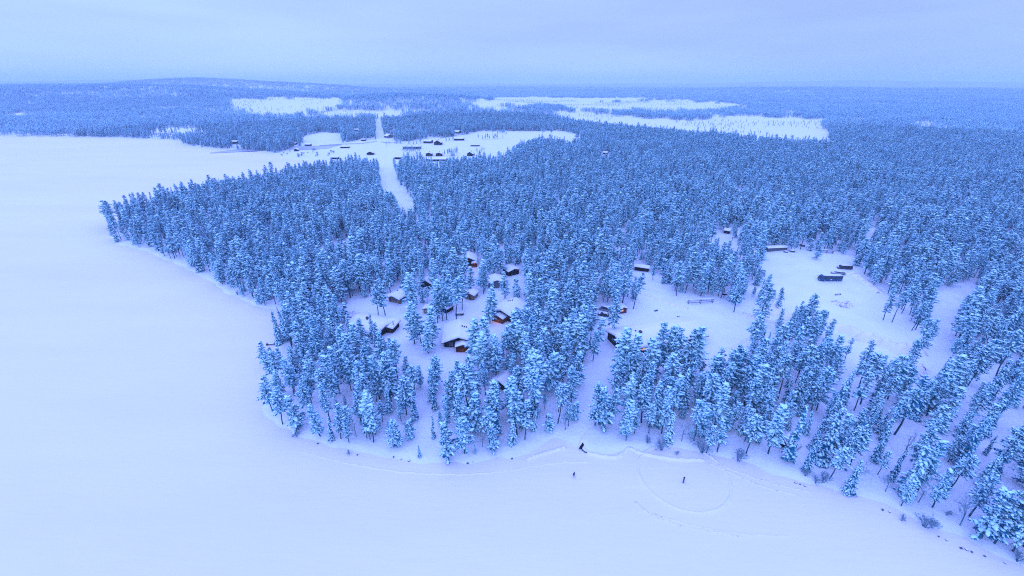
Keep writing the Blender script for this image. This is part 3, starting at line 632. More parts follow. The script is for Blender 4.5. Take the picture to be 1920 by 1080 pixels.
# two logs and a snow-filled rowing boat at the bank
p = P(1095, 845); LAND['the overturned boat'] = (p.x, p.y)
t_ = thing('rowing_boat', 'dark overturned rowing boat lying on the snow bank', 'boat', p, R(-52)); t_.scale = (.5,) * 3
hull = []
for k in range(9):
    u = k / 8 * 2 - 1; wd = .75 * (1 - abs(u) ** 2.6) + .05; hh = .55 * (1 - .3 * abs(u) ** 2)
    hull.append([(u * 2.3, -wd, -.05), (u * 2.3, -wd * .92, hh * .5), (u * 2.3, -wd * .5, hh * .9), (u * 2.3, 0, hh), (u * 2.3, wd * .5, hh * .9), (u * 2.3, wd * .92, hh * .5), (u * 2.3, wd, -.05)])
mb = MB(); mb.loft(hull); mb.obj('hull', M['grey'], t_, smooth=True)
mb = MB(); mb.loft([[(x, -.3 * k, .56), (x, .5 * k, .5), (x, .4 * k, .62 + .1 * k), (x, -.2 * k, .66 + .1 * k)] for x, k in ((-1.7, .3), (-1.2, .9), (1.0, 1), (1.6, .3))]); mb.obj('snow', M['roofsnow'], t_, smooth=True)
mb = MB(); mb.box(-2.25, -.03, .5, 2.25, .03, .64); mb.obj('keel', M['logs'], t_)
p = P(1090, 838); t_ = thing('log_pile', 'short dark logs stacked at the bank above the boat', 'log pile', p, R(62))
for k, (y, z) in enumerate(((-.3, .2), (.15, .2), (-.05, .55))):
    mb = MB(); mb.cyl((-.9 - .1 * k, y, z), (.9, y, z), .2, n=8); mb.obj('log', M['logs'], t_)
p = P(1281, 905); LAND['the post in the snow ring'] = (p.x, p.y)
t_ = thing('marker_post', 'weathered wooden post standing in the middle of the snow ring', 'post', p, 0)
mb = MB(); mb.box(-.14, -.14, -.2, .14, .14, 1.75); mb.obj('post', M['grey'], t_); mb = MB(); mb.box(-.19, -.19, 1.75, .19, .19, 1.83); mb.obj('cap', M['logs'], t_)
# yard odds and ends
def plank(label, px, py, ln, yaw, name, cat):
    p = P(px, py); t_ = thing(name, label, cat, p, R(yaw)); mb = MB(); mb.box(-ln / 2, -.22, .42, ln / 2, -.02, .5); mb.box(-ln / 2, .02, .42, ln / 2, .22, .5); mb.obj('seat', M['grey'], t_)
    for s_ in (-1, 1):
        mb = MB(); mb.box(s_ * ln * .38 - .06, -.2, -.2, s_ * ln * .38 + .06, .2, .42); mb.obj('leg', M['logs'], t_)
    view(px - 4, py - 3, px + 4, py + 2, p); return t_
plank('narrow wooden bench standing in the yard behind the lodge', 1275, 596, 2.6, -35, 'bench', 'bench')
plank('second wooden bench, set in the middle of the parking snow', 1571, 553, 3.4, 12, 'bench', 'bench')
plank('low plank seat near the snow mound below the long cabin path', 661, 588, 2.4, 5, 'bench', 'bench')
p = P(1230, 583); t_ = thing('sled', 'small grey sled left alone on the open yard', 'sled', p, R(30))
mb = MB(); mb.box(-.9, -.35, .28, .9, .35, .36); mb.obj('deck', M['grey'], t_)
for s_ in (-1, 1):
    mb = MB(); mb.box(-1.0, s_ * .3 - .04, .0, 1.0, s_ * .3 + .04, .08); mb.box(-.6, s_ * .3 - .03, .08, -.5, s_ * .3 + .03, .28); mb.box(.5, s_ * .3 - .03, .08, .6, s_ * .3 + .03, .28); mb.obj('runner', M['iron'], t_)
p = P(1357, 558); t_ = thing('signpost', 'dark board sign on a post at the yard exit', 'sign', p, R(-15)); LAND['the board sign at the yard exit'] = (p.x, p.y)
mb = MB(); mb.box(-.12, -.1, -.2, .12, .1, 1.9); mb.obj('post', M['logs'], t_)
mb = MB(); mb.box(-1.2, -.16, 1.3, 1.2, -.1, 2.2); mb.obj('board', M['logs'], t_); mb = MB(); mb.box(-1.3, -.3, 2.2, 1.3, .2, 2.36); mb.obj('snow', M['roofsnow'], t_)
view(1350, 549, 1364, 560, p)
p = P(862, 590); t_ = thing('picnic_table', 'snow-loaded picnic table under the pine beside the large cabin', 'table', p, R(8))
mb = MB(); mb.box(-1.8, -.6, .68, 1.8, .6, .76); mb.obj('tabletop', M['logs'], t_); mb = MB(); mb.box(-1.7, -.52, .76, 1.7, .52, 1.05); mb.obj('snow', M['roofsnow'], t_)
for s_ in (-1, 1):
    mb = MB(); mb.box(-1.8, s_ * .95 - .15, .4, 1.8, s_ * .95 + .15, .47); mb.obj('seat', M['logs'], t_); mb = MB(); mb.box(s_ * 1.2 - .06, -1.0, 0, s_ * 1.2 + .06, 1.0, .4); mb.obj('leg', M['logs'], t_)

# ------------------------------------------------------------------ vehicles
def wheel(parent, x, y, r_, wd):
    w_ = MB(); w_.cyl((x, y - wd / 2, r_), (x, y + wd / 2, r_), r_, n=16); wo = w_.obj('wheel', M['tyre'], parent)
    m_ = MB(); s_ = 1 if y > 0 else -1; m_.cyl((x, y + s_ * wd / 2, r_), (x, y + s_ * (wd / 2 + .02), r_), r_ * .6, n=12); m_.obj('rim', M['carsilver'], wo)
def coach(label, p, yaw):
    t_ = thing('coach', label, 'coach', p, R(yaw)); LAND['the dark blue coach'] = (p.x, p.y)
    pf = [(-5.9, .4), (5.9, .4), (5.9, 3.2), (5.7, 3.4), (-4.4, 3.4), (-5.2, 3.0), (-6.0, 1.5), (-6.1, .6)]
    b_ = MB(); b_.prism(pf, -1.25, 1.25); b_.obj('body', M['bus'], t_)
    for s_ in (-1, 1):
        g = MB(); y = s_ * 1.25
        v = [(-4.9, y, 1.7), (5.7, y, 1.7), (5.7, y, 2.9), (-4.5, y, 2.9)]; v2 = [(a, y + s_ * .02, c) for a, _, c in v]
        g.add(v + v2, [(4, 5, 6, 7), (0, 1, 5, 4), (1, 2, 6, 5), (2, 3, 7, 6), (3, 0, 4, 7), (3, 2, 1, 0)]); g.obj('window', M['glass'], t_)
        mm_ = MB(); mm_.box(-6.1, s_ * 1.5 - .08, 2.3, -5.85, s_ * 1.5 + .08, 2.8); mm_.box(-5.95, min(s_ * 1.2, s_ * 1.5), 2.7, -5.9, max(s_ * 1.2, s_ * 1.5), 2.76); mm_.obj('mirror', M['fascia'], t_)
        hl = MB(); hl.box(-6.13, s_ * .9 - .2, .75, -6.02, s_ * .9 + .2, .95); hl.obj('headlight', M['white'], t_)
        st = MB(); st.box(-.4, min(s_ * 1.25, s_ * 1.27), .9, .3, max(s_ * 1.25, s_ * 1.27), 1.4); st.obj('emblem', M['white'], t_)
    g = MB(); g.add([(-6.02, -1.1, 1.55), (-6.02, 1.1, 1.55), (-5.22, 1.1, 3.0), (-5.22, -1.1, 3.0), (-6.05, -1.1, 1.55), (-6.05, 1.1, 1.55), (-5.25, 1.1, 3.02), (-5.25, -1.1, 3.02)], [(0, 1, 2, 3), (7, 6, 5, 4), (0, 4, 5, 1), (1, 5, 6, 2), (2, 6, 7, 3), (3, 7, 4, 0)]); g.obj('windscreen', M['glass'], t_)
    for x in (-3.6, 3.4):
        for s_ in (-1, 1): wheel(t_, x, s_ * 1.16, .5, .3)
    s = MB(); s.loft([[(x, -1.2 * k, 3.41), (x, 1.2 * k, 3.41), (x, 1.0 * k, 3.41 + .3 * k), (x, -1.0 * k, 3.41 + .3 * k)] for x, k in ((-4.4, .4), (-4.0, .9), (0, 1.05), (5.2, 1), (5.7, .5))]); s.obj('snow', M['roofsnow'], t_, smooth=True)
    FOOT.append((p.x, p.y, 6)); t_.scale = (.9, .9, .86); return t_
def car(label, p, yaw, paint, name='parked_car', cat='car', van=False, snow=.3, ln=4.6, mark=None):
    t_ = thing(name, label, cat, p, R(yaw)); h_ = 1.95 if van else 1.48; l2 = ln / 2
    b_ = MB(); lo = [(-l2, .35), (l2, .35), (l2 + .02, .75), (l2 - .1, .98), (-l2 + .2, .9), (-l2, .7)]; b_.prism(lo, -.88, .88); b_.obj('body', M[paint], t_)
    if van: cb = [(-l2 + .55, .92), (l2 - .08, .97), (l2 - .14, h_ - .06), (l2 - .3, h_), (-l2 + 1.35, h_), (-l2 + 1.15, h_ - .08)]
    else: cb = [(-l2 + 1.2, .92), (l2 - .15, .97), (l2 - .55, h_ - .06), (l2 - .75, h_), (-l2 + 2.05, h_), (-l2 + 1.85, h_ - .06)]
    c_ = MB(); c_.prism(cb, -.78, .78); c_.obj('cabin', M[paint], t_)
    xs = [q[0] for q in cb]; xa, xb = cb[0][0] + .45, cb[1][0] - .25
    for s_ in (-1, 1):
        g = MB(); y0, y1 = sorted((s_ * .78, s_ * .795)); g.prism([(xa, 1.0), (xb, 1.02), (cb[2][0] - .15, h_ - .12), (cb[5][0] + .1, h_ - .12)], y0, y1); g.obj('window', M['glass'], t_)
        hl = MB(); hl.box(-l2 - .02, s_ * .62 - .17, .62, -l2 + .06, s_ * .62 + .17, .78); hl.obj('headlight', M['white'], t_)
        tl = MB(); tl.box(l2 - .03, s_ * .72 - .1, .7, l2 + .04, s_ * .72 + .1, .92); tl.obj('tail_light', M['red'], t_)
    for x in (-l2 + .85, l2 - .8):
        for s_ in (-1, 1): wheel(t_, x, s_ * .8, .33, .2)
    s = MB(); x0, x1 = cb[4][0], cb[3][0]
    s.loft([[(x, -.74 * k, h_ + .005), (x, .74 * k, h_ + .005), (x, .6 * k, h_ + snow * k), (x, -.6 * k, h_ + snow * k)] for x, k in ((x0, .4), (x0 + .25, 1), (x1 - .25, 1), (x1, .5))]); s.obj('snow', M['roofsnow'], t_, smooth=True)
    s = MB(); xh = cb[0][0]
    s.loft([[(x, -.8 * k, z), (x, .8 * k, z), (x, .68 * k, z + snow * .8 * k), (x, -.68 * k, z + snow * .8 * k)] for x, k, z in ((-l2 + .2, .4, .9), (-l2 + .4, 1, .9), (xh - .1, 1, .93), (xh + .02, .6, .95))]); s.obj('bonnet_snow', M['roofsnow'], t_, smooth=True)
    FOOT.append((p.x, p.y, 3)); 
    if mark: LAND[mark] = (p.x, p.y)
    return t_
pb = P(1555, 526); coach('dark blue coach with black window band parked on the snow field', pb, -2); view(1532, 514, 1578, 530, pb)
car('silver car under thick snow parked behind the coach', P(1571, 514), -10, 'carsilver', snow=.35, ln=6.2, mark='the snow-covered silver car'); view(1552, 508, 1582, 520, P(1569, 517))
car('dark van with snow on its roof, farthest of the parked vehicles', P(1583, 504), -8, 'carblue', 'parked_van', 'van', True, .3, 7.0, mark='the dark parked van'); view(1570, 496, 1594, 509, P(1582, 505))
car('snow-capped dark car parked behind the lodge roof', P(1215, 620), 38, 'carblue', snow=.42, ln=4.8, mark='the snow-capped car behind the lodge'); view(1206, 609, 1224, 622, P(1215, 620))
car('dark car mostly hidden behind the lodge roof ridge', P(1248, 611), 30, 'carblue', snow=.3)
car('snow-dusted dark car beside the pines at the red shed', P(1131, 592), -22, 'carblue', snow=.3, ln=4.8, mark='the dark car near the red shed'); view(1123, 586, 1141, 595, P(1131, 592))
car('blue-grey van under the pines next to the snow-dusted car', P(1134, 582), -25, 'carsilver', 'parked_van', 'van', True, .25, 5.2)

# big ploughed banks round the parking field
for pl, wd, hh in (([(1440, 578), (1490, 597), (1540, 603), (1590, 620), (1640, 640), (1690, 655), (1720, 655)], 4.2, 2.2), ([(1395, 590), (1430, 600), (1480, 612)], 2.2, .9), ([(1565, 568), (1580, 574), (1590, 571)], 2.2, 1.3), ([(1600, 512), (1625, 530), (1650, 550)], 2.5, 1.0), ([(1210, 552), (1250, 568), (1290, 578)], 1.2, .5), ([(1640, 690), (1690, 700), (1730, 690)], 3, 1.2), ([(645, 592), (660, 588), (680, 592)], 2.0, .9)):
    ridge('snow_bank', curve_px(pl, 50, .25), wd, hh)

for pl in [[(800, 592), (822, 576), (836, 562), (850, 556)], [(846, 655), (838, 640), (832, 622), (850, 606), (880, 590), (915, 588)], [(1195, 548), (1230, 562), (1290, 582), (1350, 590), (1420, 600)], [(1199, 546), (1235, 560), (1292, 579), (1352, 586), (1424, 596)],
           [(1150, 606), (1180, 600), (1230, 590), (1300, 590)], [(1345, 660), (1390, 640), (1430, 610), (1450, 560), (1530, 532)], [(1352, 660), (1396, 641), (1436, 611), (1456, 562), (1536, 534)], [(1500, 540), (1560, 548), (1640, 580)], [(1450, 500), (1500, 490), (1560, 496), (1600, 500)], [(710, 300), (716, 330), (735, 355)], [(714, 262), (718, 290), (724, 320), (744, 355)]]:
    ridge('snow_track', curve_px(pl, 70, .25), .3, .09)
# ------------------------------------------------------------------ the person out on the ice
def person():
    p = P(1076, 895); p.z = 0.02; LAND['the person on the ice'] = (p.x, p.y)
    t_ = thing('person', 'person in dark overalls and hat striding across the open ice', 'person', p, R(25))
    J = dict(pel=(0, 0, .96), ch=(0, .02, 1.22), nk=(0, .03, 1.48), hd=(0, .05, 1.56), tp=(0, .06, 1.74),
             hl=(-.1, 0, .92), kl=(-.16, .16, .5), al=(-.2, .02, .1), tl=(-.21, .2, .05), hr=(.1, 0, .92), kr=(.17, -.02, .5), ar=(.26, -.26, .12), tr=(.27, -.1, .05),
             sl=(-.2, .02, 1.42), el=(-.33, -.08, 1.16), wl=(-.38, .06, .95), sr=(.2, .02, 1.42), er=(.38, .06, 1.2), wr=(.44, .26, 1.08))
    E = [('pel', 'ch'), ('ch', 'nk'), ('nk', 'hd'), ('hd', 'tp'), ('pel', 'hl'), ('hl', 'kl'), ('kl', 'al'), ('al', 'tl'), ('pel', 'hr'), ('hr', 'kr'), ('kr', 'ar'), ('ar', 'tr'),
         ('nk', 'sl'), ('sl', 'el'), ('el', 'wl'), ('nk', 'sr'), ('sr', 'er'), ('er', 'wr')]
    rr = dict(pel=.17, ch=.19, nk=.07, hd=.10, tp=.085, hl=.11, kl=.075, al=.06, tl=.05, hr=.11, kr=.075, ar=.06, tr=.05, sl=.085, el=.06, wl=.042, sr=.085, er=.06, wr=.042)
    for s_, wv in (('l', J['wl']), ('r', J['wr'])):
        sg = -1 if s_ == 'l' else 1
        J['p' + s_] = (wv[0] + .01 * sg, wv[1] + .06, wv[2] - .06); rr['p' + s_] = .036; E.append(('w' + s_, 'p' + s_))
        for k in range(5):
            q = J['p' + s_]; th_ = k == 0
            o_ = (-sg * .045, .03, -.02) if th_ else (sg * (-.03 + .02 * (k - 1)), .05 + .008 * (2 - abs(k - 2.5)), -.06)
            J[f'f{s_}{k}'] = (q[0] + o_[0], q[1] + o_[1], q[2] + o_[2]); rr[f'f{s_}{k}'] = .010; E.append(('p' + s_, f'f{s_}{k}'))
    ks = list(J); me = bpy.data.meshes.new('body'); me.from_pydata([J[k] for k in ks], [(ks.index(a), ks.index(b_)) for a, b_ in E], [])
    o = bpy.data.objects.new('body', me); C.objects.link(o); o.parent = t_
    md = o.modifiers.new('skin', 'SKIN'); 
    for i, k in enumerate(ks): me.skin_vertices[0].data[i].radius = (rr[k], rr[k])
    me.skin_vertices[0].data[0].use_root = True
    sb = o.modifiers.new('sub', 'SUBSURF'); sb.levels = 1; sb.render_levels = 1
    me.materials.append(M['cloth'])
    f_ = MB(); bm = bmesh.new(); bmesh.ops.create_uvsphere(bm, u_segments=10, v_segments=8, radius=.09)
    for v in bm.verts: v.co = Vector((v.co.x * .9, v.co.y * .7 + .10, v.co.z * 1.05 + 1.62))
    fm = bpy.data.meshes.new('face'); bm.to_mesh(fm); bm.free(); fm.materials.append(M['skin']); fo = bpy.data.objects.new('face', fm); C.objects.link(fo); fo.parent = t_
    n_ = MB(); n_.add([(-.015, .16, 1.6), (.015, .16, 1.6), (0, .165, 1.65), (0, .19, 1.605)], [(0, 1, 3), (1, 2, 3), (2, 0, 3), (0, 2, 1)]); n_.obj('nose', M['skin'], fo)
    for s_ in (-1, 1):
        e_ = MB(); e_.box(s_ * .033 - .012, .155, 1.645, s_ * .033 + .012, .166, 1.66); e_.obj('eye', M['fascia'], fo)
    m_ = MB(); m_.box(-.025, .15, 1.565, .025, .162, 1.573); m_.obj('mouth', M['fascia'], fo)
    bm = bmesh.new(); bmesh.ops.create_uvsphere(bm, u_segments=12, v_segments=8, radius=.125)
    for v in bm.verts:
        if v.co.z < 0: v.co.z *= .25
        v.co += Vector((0, .055, 1.70))
    hm_ = bpy.data.meshes.new('hat'); bm.to_mesh(hm_); bm.free(); hm_.materials.append(M['fascia']); ho_ = bpy.data.objects.new('hat', hm_); C.objects.link(ho_); ho_.parent = t_
person()

# ------------------------------------------------------------------ trees
class TB:
    """numpy triangle soup for foliage"""
    def __init__(s): s.v = []; s.f = []; s.m = []; s.n = 0
    def add(s, v, f, mi):
        s.v.append(v); s.f.append(f + s.n); s.m.append(np.asarray(mi, np.int32) if np.ndim(mi) else np.full(len(f), mi, np.int32)); s.n += len(v)
    def mesh(s, name, mats):
        v = np.concatenate(s.v).astype(np.float32); f = np.concatenate(s.f).astype(np.int32); m = np.concatenate(s.m)
        me = bpy.data.meshes.new(name); me.vertices.add(len(v)); me.vertices.foreach_set('co', v.ravel())
        me.loops.add(f.size); me.loops.foreach_set('vertex_index', f.ravel()); me.polygons.add(len(f))
        me.polygons.foreach_set('loop_start', np.arange(0, f.size, 3, dtype=np.int32)); me.polygons.foreach_set('material_index', m)
        me.update(calc_edges=True)
        for q in mats: me.materials.append(q)
        return me
def rodm(a):
    c, s = math.cos(a), math.sin(a); return np.array([[c, -s, 0], [s, c, 0], [0, 0, 1]])
def frond_tmpl(n, seed):
    g = np.random.default_rng(seed); v = []; f = []; fm = []
    for k in range(n):
        a = 2 * math.pi * (k + g.uniform(-.35, .35)) / n; el = g.uniform(-.75, .12); ln = g.uniform(.75, 1.25); wd = g.uniform(.16, .3)
        d = np.array([math.cos(a) * math.cos(el), math.sin(a) * math.cos(el), math.sin(el)]); s_ = np.array([-math.sin(a), math.cos(a), 0]) * wd
        up = np.array([0, 0, wd * .7]); o = len(v); b0 = d * .05
        v += [b0 - s_ * .4, d * ln * .55 - s_, d * ln - np.array([0, 0, .12]), d * ln * .55 + s_, b0 + s_ * .4, d * ln * .55 - up]
        f += [(o, o + 1, o + 4), (o + 4, o + 1, o + 3), (o + 1, o + 2, o + 3), (o, o + 5, o + 2)]; sn = 1 if g.random() < .5 else 0; fm += [sn, sn, sn * (g.random() < .6), 0]
    return np.array(v), np.array(f), np.array(fm, np.int32)
def cap_tmpl(seed, seg=7):
    g = np.random.default_rng(seed); v = [(0, 0, .36 + g.uniform(-.06, .06))]; f = []
    for ring, (r, z) in enumerate(((.42, .25), (.78, .05), (.55, -.06))):
        for k in range(seg):
            a = 2 * math.pi * k / seg; rr_ = r * g.uniform(.5, 1.35); v.append((rr_ * math.cos(a), rr_ * math.sin(a), z + g.uniform(-.07, .07)))
    for k in range(seg):
        k2 = (k + 1) % seg; f.append((0, 1 + k, 1 + k2))
        for r in range(2):
            a, b_ = 1 + r * seg, 1 + (r + 1) * seg; f += [(a + k, b_ + k, b_ + k2), (a + k, b_ + k2, a + k2)]
    return np.array(v, float), np.array(f)
FRONDS = [frond_tmpl(9, 100 + k) for k in range(6)]; CAPS = [cap_tmpl(200 + k) for k in range(6)]
LFR = [frond_tmpl(4, 300 + k) for k in range(4)]; LCAP = [cap_tmpl(400 + k, 5) for k in range(4)]
def clump(tb, g, c, s, az, tilt, snow, lo=False, el_=1.0):
    Fv, Ff, Fm = (LFR if lo else FRONDS)[g.integers(4)]; Cv, Cf = (LCAP if lo else CAPS)[g.integers(4)]
    rz = rodm(az); ct, st = math.cos(tilt), math.sin(tilt); ry = np.array([[ct, 0, st], [0, 1, 0], [-st, 0, ct]])
    Mx = rz @ ry
    tb.add((Fv * np.array([s * el_, s, s])) @ Mx.T + c, Ff, Fm if snow > 0 else Fm * 0)
    if snow > 0:
        k = s * snow; off = np.array([g.uniform(-.1, .2) * s, g.uniform(-.12, .12) * s, s * .20])
        tb.add((Cv * np.array([k * el_ * g.uniform(.9, 1.35), k * g.uniform(.55, .95), k * .75]) @ rodm(g.uniform(-.5, .5)).T + off) @ Mx.T + c, Cf, 1)
def limb(tb, a, b, r0, r1, mi=2, n=3):
    a = np.array(a, float); b = np.array(b, float); d = b - a; d /= np.linalg.norm(d) + 1e-9
    u = np.cross(d, [0.3, .2, .9]); u /= np.linalg.norm(u) + 1e-9; w_ = np.cross(d, u)
    v = []; f = []
    for (p_, r) in ((a, r0), (b, r1)):
        for k in range(n): t_ = 2 * math.pi * k / n; v.append(p_ + (u * math.cos(t_) + w_ * math.sin(t_)) * r)
    for k in range(n): k2 = (k + 1) % n; f += [(k, k2, n + k2), (k, n + k2, n + k)]
    tb.add(np.array(v), np.array(f), mi)
def bent(g, h, amt):
    a = g.uniform(0, 6.28); k = g.uniform(.2, 1) * amt
    return lambda z: np.array([math.cos(a) * k * (z / h) ** 2 + .12 * math.sin(z * .7 + a), math.sin(a) * k * (z / h) ** 2 + .12 * math.cos(z * .6), z])
def pine(seed, h=15, cb=.36, cr=2.0, snow=.78, top='round', lo=False, gap=.63):
    g = np.random.default_rng(seed); ax = bent(g, h, .8); tr = TB(); n = 10; r0 = .17 * h / 15
    for k in range(n):
        z0, z1 = h * .97 * k / n - (.4 if k == 0 else 0), h * .97 * (k + 1) / n
        limb(tr, ax(z0), ax(z1), r0 * (1 - .85 * k / n) + .02, r0 * (1 - .85 * (k + 1) / n) + .02, 0, 7 if not lo else 4)
    cw = TB(); z = h * cb
    lop = g.uniform(0, 6.28); lopk = g.uniform(.1, .35)
    while z < h:
        u = (z - h * cb) / (h * (1 - cb))
        if top == 'round': prof = (math.sin(math.pi * min(1, .16 + u * .84)) ** .6) * (1 - .25 * u)
        else: prof = (1 - u) ** .75 * (.55 + .45 * min(1, u * 4)) * 1.12
        L_ = 1.1 * cr * max(prof, .10) + .12; nb = int(max(3, round((3 if lo else 4.4) + L_ * 1.5 + g.uniform(-1, 1))))
        a0 = g.uniform(0, 6.28)
        for k in range(nb):
            if g.random() < .24: continue
            az = a0 + 2 * math.pi * k / nb + g.uniform(-.4, .4); l = L_ * g.uniform(.6, 1.38) * (1 + lopk * math.cos(az - lop))
            rise = .35 * l * (u - .35) - .05 * l + g.uniform(-.1, .1); d = np.array([math.cos(az), math.sin(az), 0]); b0 = ax(z); tip = b0 + d * l + np.array([0, 0, rise])
            if not lo: limb(cw, b0, tip - d * .2, .05, .02)
            for q in ((1.0,) if (lo or l < .7) else ((.95, .5) if l < 1.7 else (1.0, .66, .36))):
                s = g.uniform(.30, .66) * (1.25 if lo else 1.0) * (.85 + .15 * q); c_ = b0 + (tip - b0) * q + g.uniform(-.12, .12, 3)
                clump(cw, g, c_, s, az, .22 - .5 * u + g.uniform(-.15, .15), snow * g.uniform(.85, 1.75) if g.random() < .93 else 0, lo, 1.25)
        z += (gap * g.uniform(.75, 1.2)) * (1.35 if lo else 1) * (.75 if u > .8 else 1)
    clump(cw, g, ax(h) + np.array([0, 0, -.05]), .42, 0, 0, snow, lo)
    return tr, cw
def spruce(seed, h=13, cb=.08, cr=1.25, snow=.72, lo=False):
    g = np.random.default_rng(seed); ax = bent(g, h, .35); tr = TB(); n = 8
    for k in range(n):
        z0, z1 = h * .96 * k / n - (.4 if k == 0 else 0), h * .96 * (k + 1) / n
        limb(tr, ax(z0), ax(z1), .15 * (1 - .88 * k / n) + .015, .15 * (1 - .88 * (k + 1) / n) + .015, 0, 6)
    cw = TB(); z = h * cb
    while z < h - .15:
        u = (z - h * cb) / (h * (1 - cb)); L_ = cr * ((1 - u) ** .85) * g.uniform(.85, 1.12) + .12; nb = max(3, int(3.4 + L_ * 2.2)); a0 = g.uniform(0, 6.28)
        for k in range(nb):
            if g.random() < .1: continue
            az = a0 + 2 * math.pi * k / nb + g.uniform(-.35, .35); l = L_ * g.uniform(.7, 1.15); d = np.array([math.cos(az), math.sin(az), 0]); b0 = ax(z); tip = b0 + d * l + np.array([0, 0, -.30 * l])
            if not lo: limb(cw, b0, tip, .035, .015)
            for q in ((.85,) if l < .8 else (.95, .5)):
                clump(cw, g, b0 + (tip - b0) * q + g.uniform(-.07, .07, 3), g.uniform(.34, .54) * (.7 + .4 * (1 - u)), az, .42 + g.uniform(-.1, .15), snow * g.uniform(.85, 1.6) if g.random() < .88 else 0, lo, 1.3)
        z += .52 * g.uniform(.8, 1.2)
    clump(cw, g, ax(h - .1), .22, 0, 0, snow, lo)
    return tr, cw
def birch(seed, h=8, spread=2.2, trunks=1, dense=1.0):
    g = np.random.default_rng(seed); tr = TB(); cw = TB()
    def grow(p, d, l, r, lv, tbx):
        q = p + d * l; limb(tbx, p, q, r, r * .6, 0, 5 if lv == 0 else 3)
        if lv >= 4: return
        for k in range(int((4 if lv else 6) * (dense if lv else 1))):
            t_ = g.uniform(.35, 1.0); nd = d + g.normal(0, .62, 3) * np.array([1, 1, .6]) + np.array([0, 0, .12]); nd /= np.linalg.norm(nd)
            grow(p + d * l * t_, nd, l * g.uniform(.42, .66), max(r * .5, .018), lv + 1, cw)
    for k in range(trunks):
        d = np.array([g.normal(0, .22 if trunks > 1 else .06), g.normal(0, .22 if trunks > 1 else .06), 1]); d /= np.linalg.norm(d)
        grow(np.array([g.normal(0, .1) * (trunks > 1), g.normal(0, .1) * (trunks > 1), -.2]), d, h * .55, .035 + .011 * h, 0, tr)
    return tr, cw
PROTO = {}
def make_proto(kind, name, tr, cw, tm, cm):
    both = TB(); both.v = tr.v + cw.v; o = tr.n; both.f = tr.f + [f + o for f in cw.f]; both.m = [np.zeros_like(m) for m in tr.m] + [m + 1 for m in cw.m]; both.n = tr.n + cw.n
    d = dict(trunk=tr.mesh('trunk', tm), crown=cw.mesh('crown', cm), joined=both.mesh(name, [tm[0]] + cm)); PROTO.setdefault(kind, []).append(d); return d
pm_ = ([M['bark']], [M['needle'], M['treesnow'], M['bark']]); sm_ = ([M['bark']], [M['spruce'], M['treesnow'], M['bark']])
PINE_LOOK = ['broad round-topped', 'slender pointed', 'lopsided', 'snow-plastered broad', 'high-crowned long-trunked', 'pointed', 'low-branched bushy', 'narrow pointed', 'thin frosted', 'stocky', 'young conical', 'flat-topped', 'sparse old', 'wide snow-loaded']
for k, (h, cb, cr, snw, top) in enumerate(((15, .36, 1.9, .74, 'round'), (16, .30, 1.5, .72, 'pt'), (14.5, .30, 1.8, .7, 'pt'), (15, .22, 2.0, .95, 'pt'), (17, .52, 1.65, .72, 'round'),
        (16, .18, 1.9, .74, 'pt'), (12.5, .10, 2.0, .82, 'pt'), (16.5, .24, 1.45, .72, 'pt'), (14, .36, 1.35, .88, 'pt'), (13, .22, 1.8, .72, 'round'), (8, .05, 1.5, .85, 'pt'), (15, .46, 2.1, .85, 'round'), (17, .34, 1.4, .6, 'pt'), (14, .14, 2.1, 1.0, 'pt'))):
    make_proto('pine', 'pine_form', *pine(900 + k, h, cb, cr, snw, top), *pm_)
SPR_LOOK = ['slim', 'full', 'column-like', 'snow-heavy', 'thin dark']
for k, (h, cb, cr, snw) in enumerate(((13, .07, 1.25, .72), (14, .05, 1.6, .74), (15, .06, 1.0, .66), (12, .05, 1.45, .95), (13.5, .1, .95, .55))):
    make_proto('spruce', 'spruce_form', *spruce(700 + k, h, cb, cr, snw), *sm_)
fm_ = ([M['twig']], [M['frost']])
for k in range(3): make_proto('birch', 'birch_form', *birch(500 + k, 8 + k, 2.2), *fm_)
for k in range(3): make_proto('bush', 'bush_form', *birch(540 + k, 2.6, 1.6, 5, .8), [M['twig']], [M['frost']])
# patches of far woodland: whole small stands, each crown still leaf-tufted
def patch(seed, nt, rad_):
    g = np.random.default_rng(seed); tb = TB()
    for k in range(nt):
        a = g.uniform(0, 6.28); r = rad_ * math.sqrt(g.random()); h = g.uniform(9, 15.5); o = np.array([r * math.cos(a), r * math.sin(a), 0])
        limb(tb, o + [0, 0, -3], o + [0, 0, h * .8], .16, .06, 2); cr = g.uniform(1.1, 1.9); z = h * .28
        while z < h:
            u = (z / h - .28) / .72; l = cr * (math.sin(math.pi * min(1, .2 + .8 * u)) ** .7)
            for q in range(3):
                az = g.uniform(0, 6.28); clump(tb, g, o + np.array([math.cos(az) * l * .6, math.sin(az) * l * .6, z]), g.uniform(.95, 1.35), az, .2, g.uniform(.55, .9) if g.random() < .75 else 0, True)
            z += 1.5
    return tb
PATCH = [patch(60 + k, (19, 16, 17, 9, 7)[k], 12.5).mesh('stand_form', [M['needle'], M['treesnow'], M['bark']]) for k in range(5)]

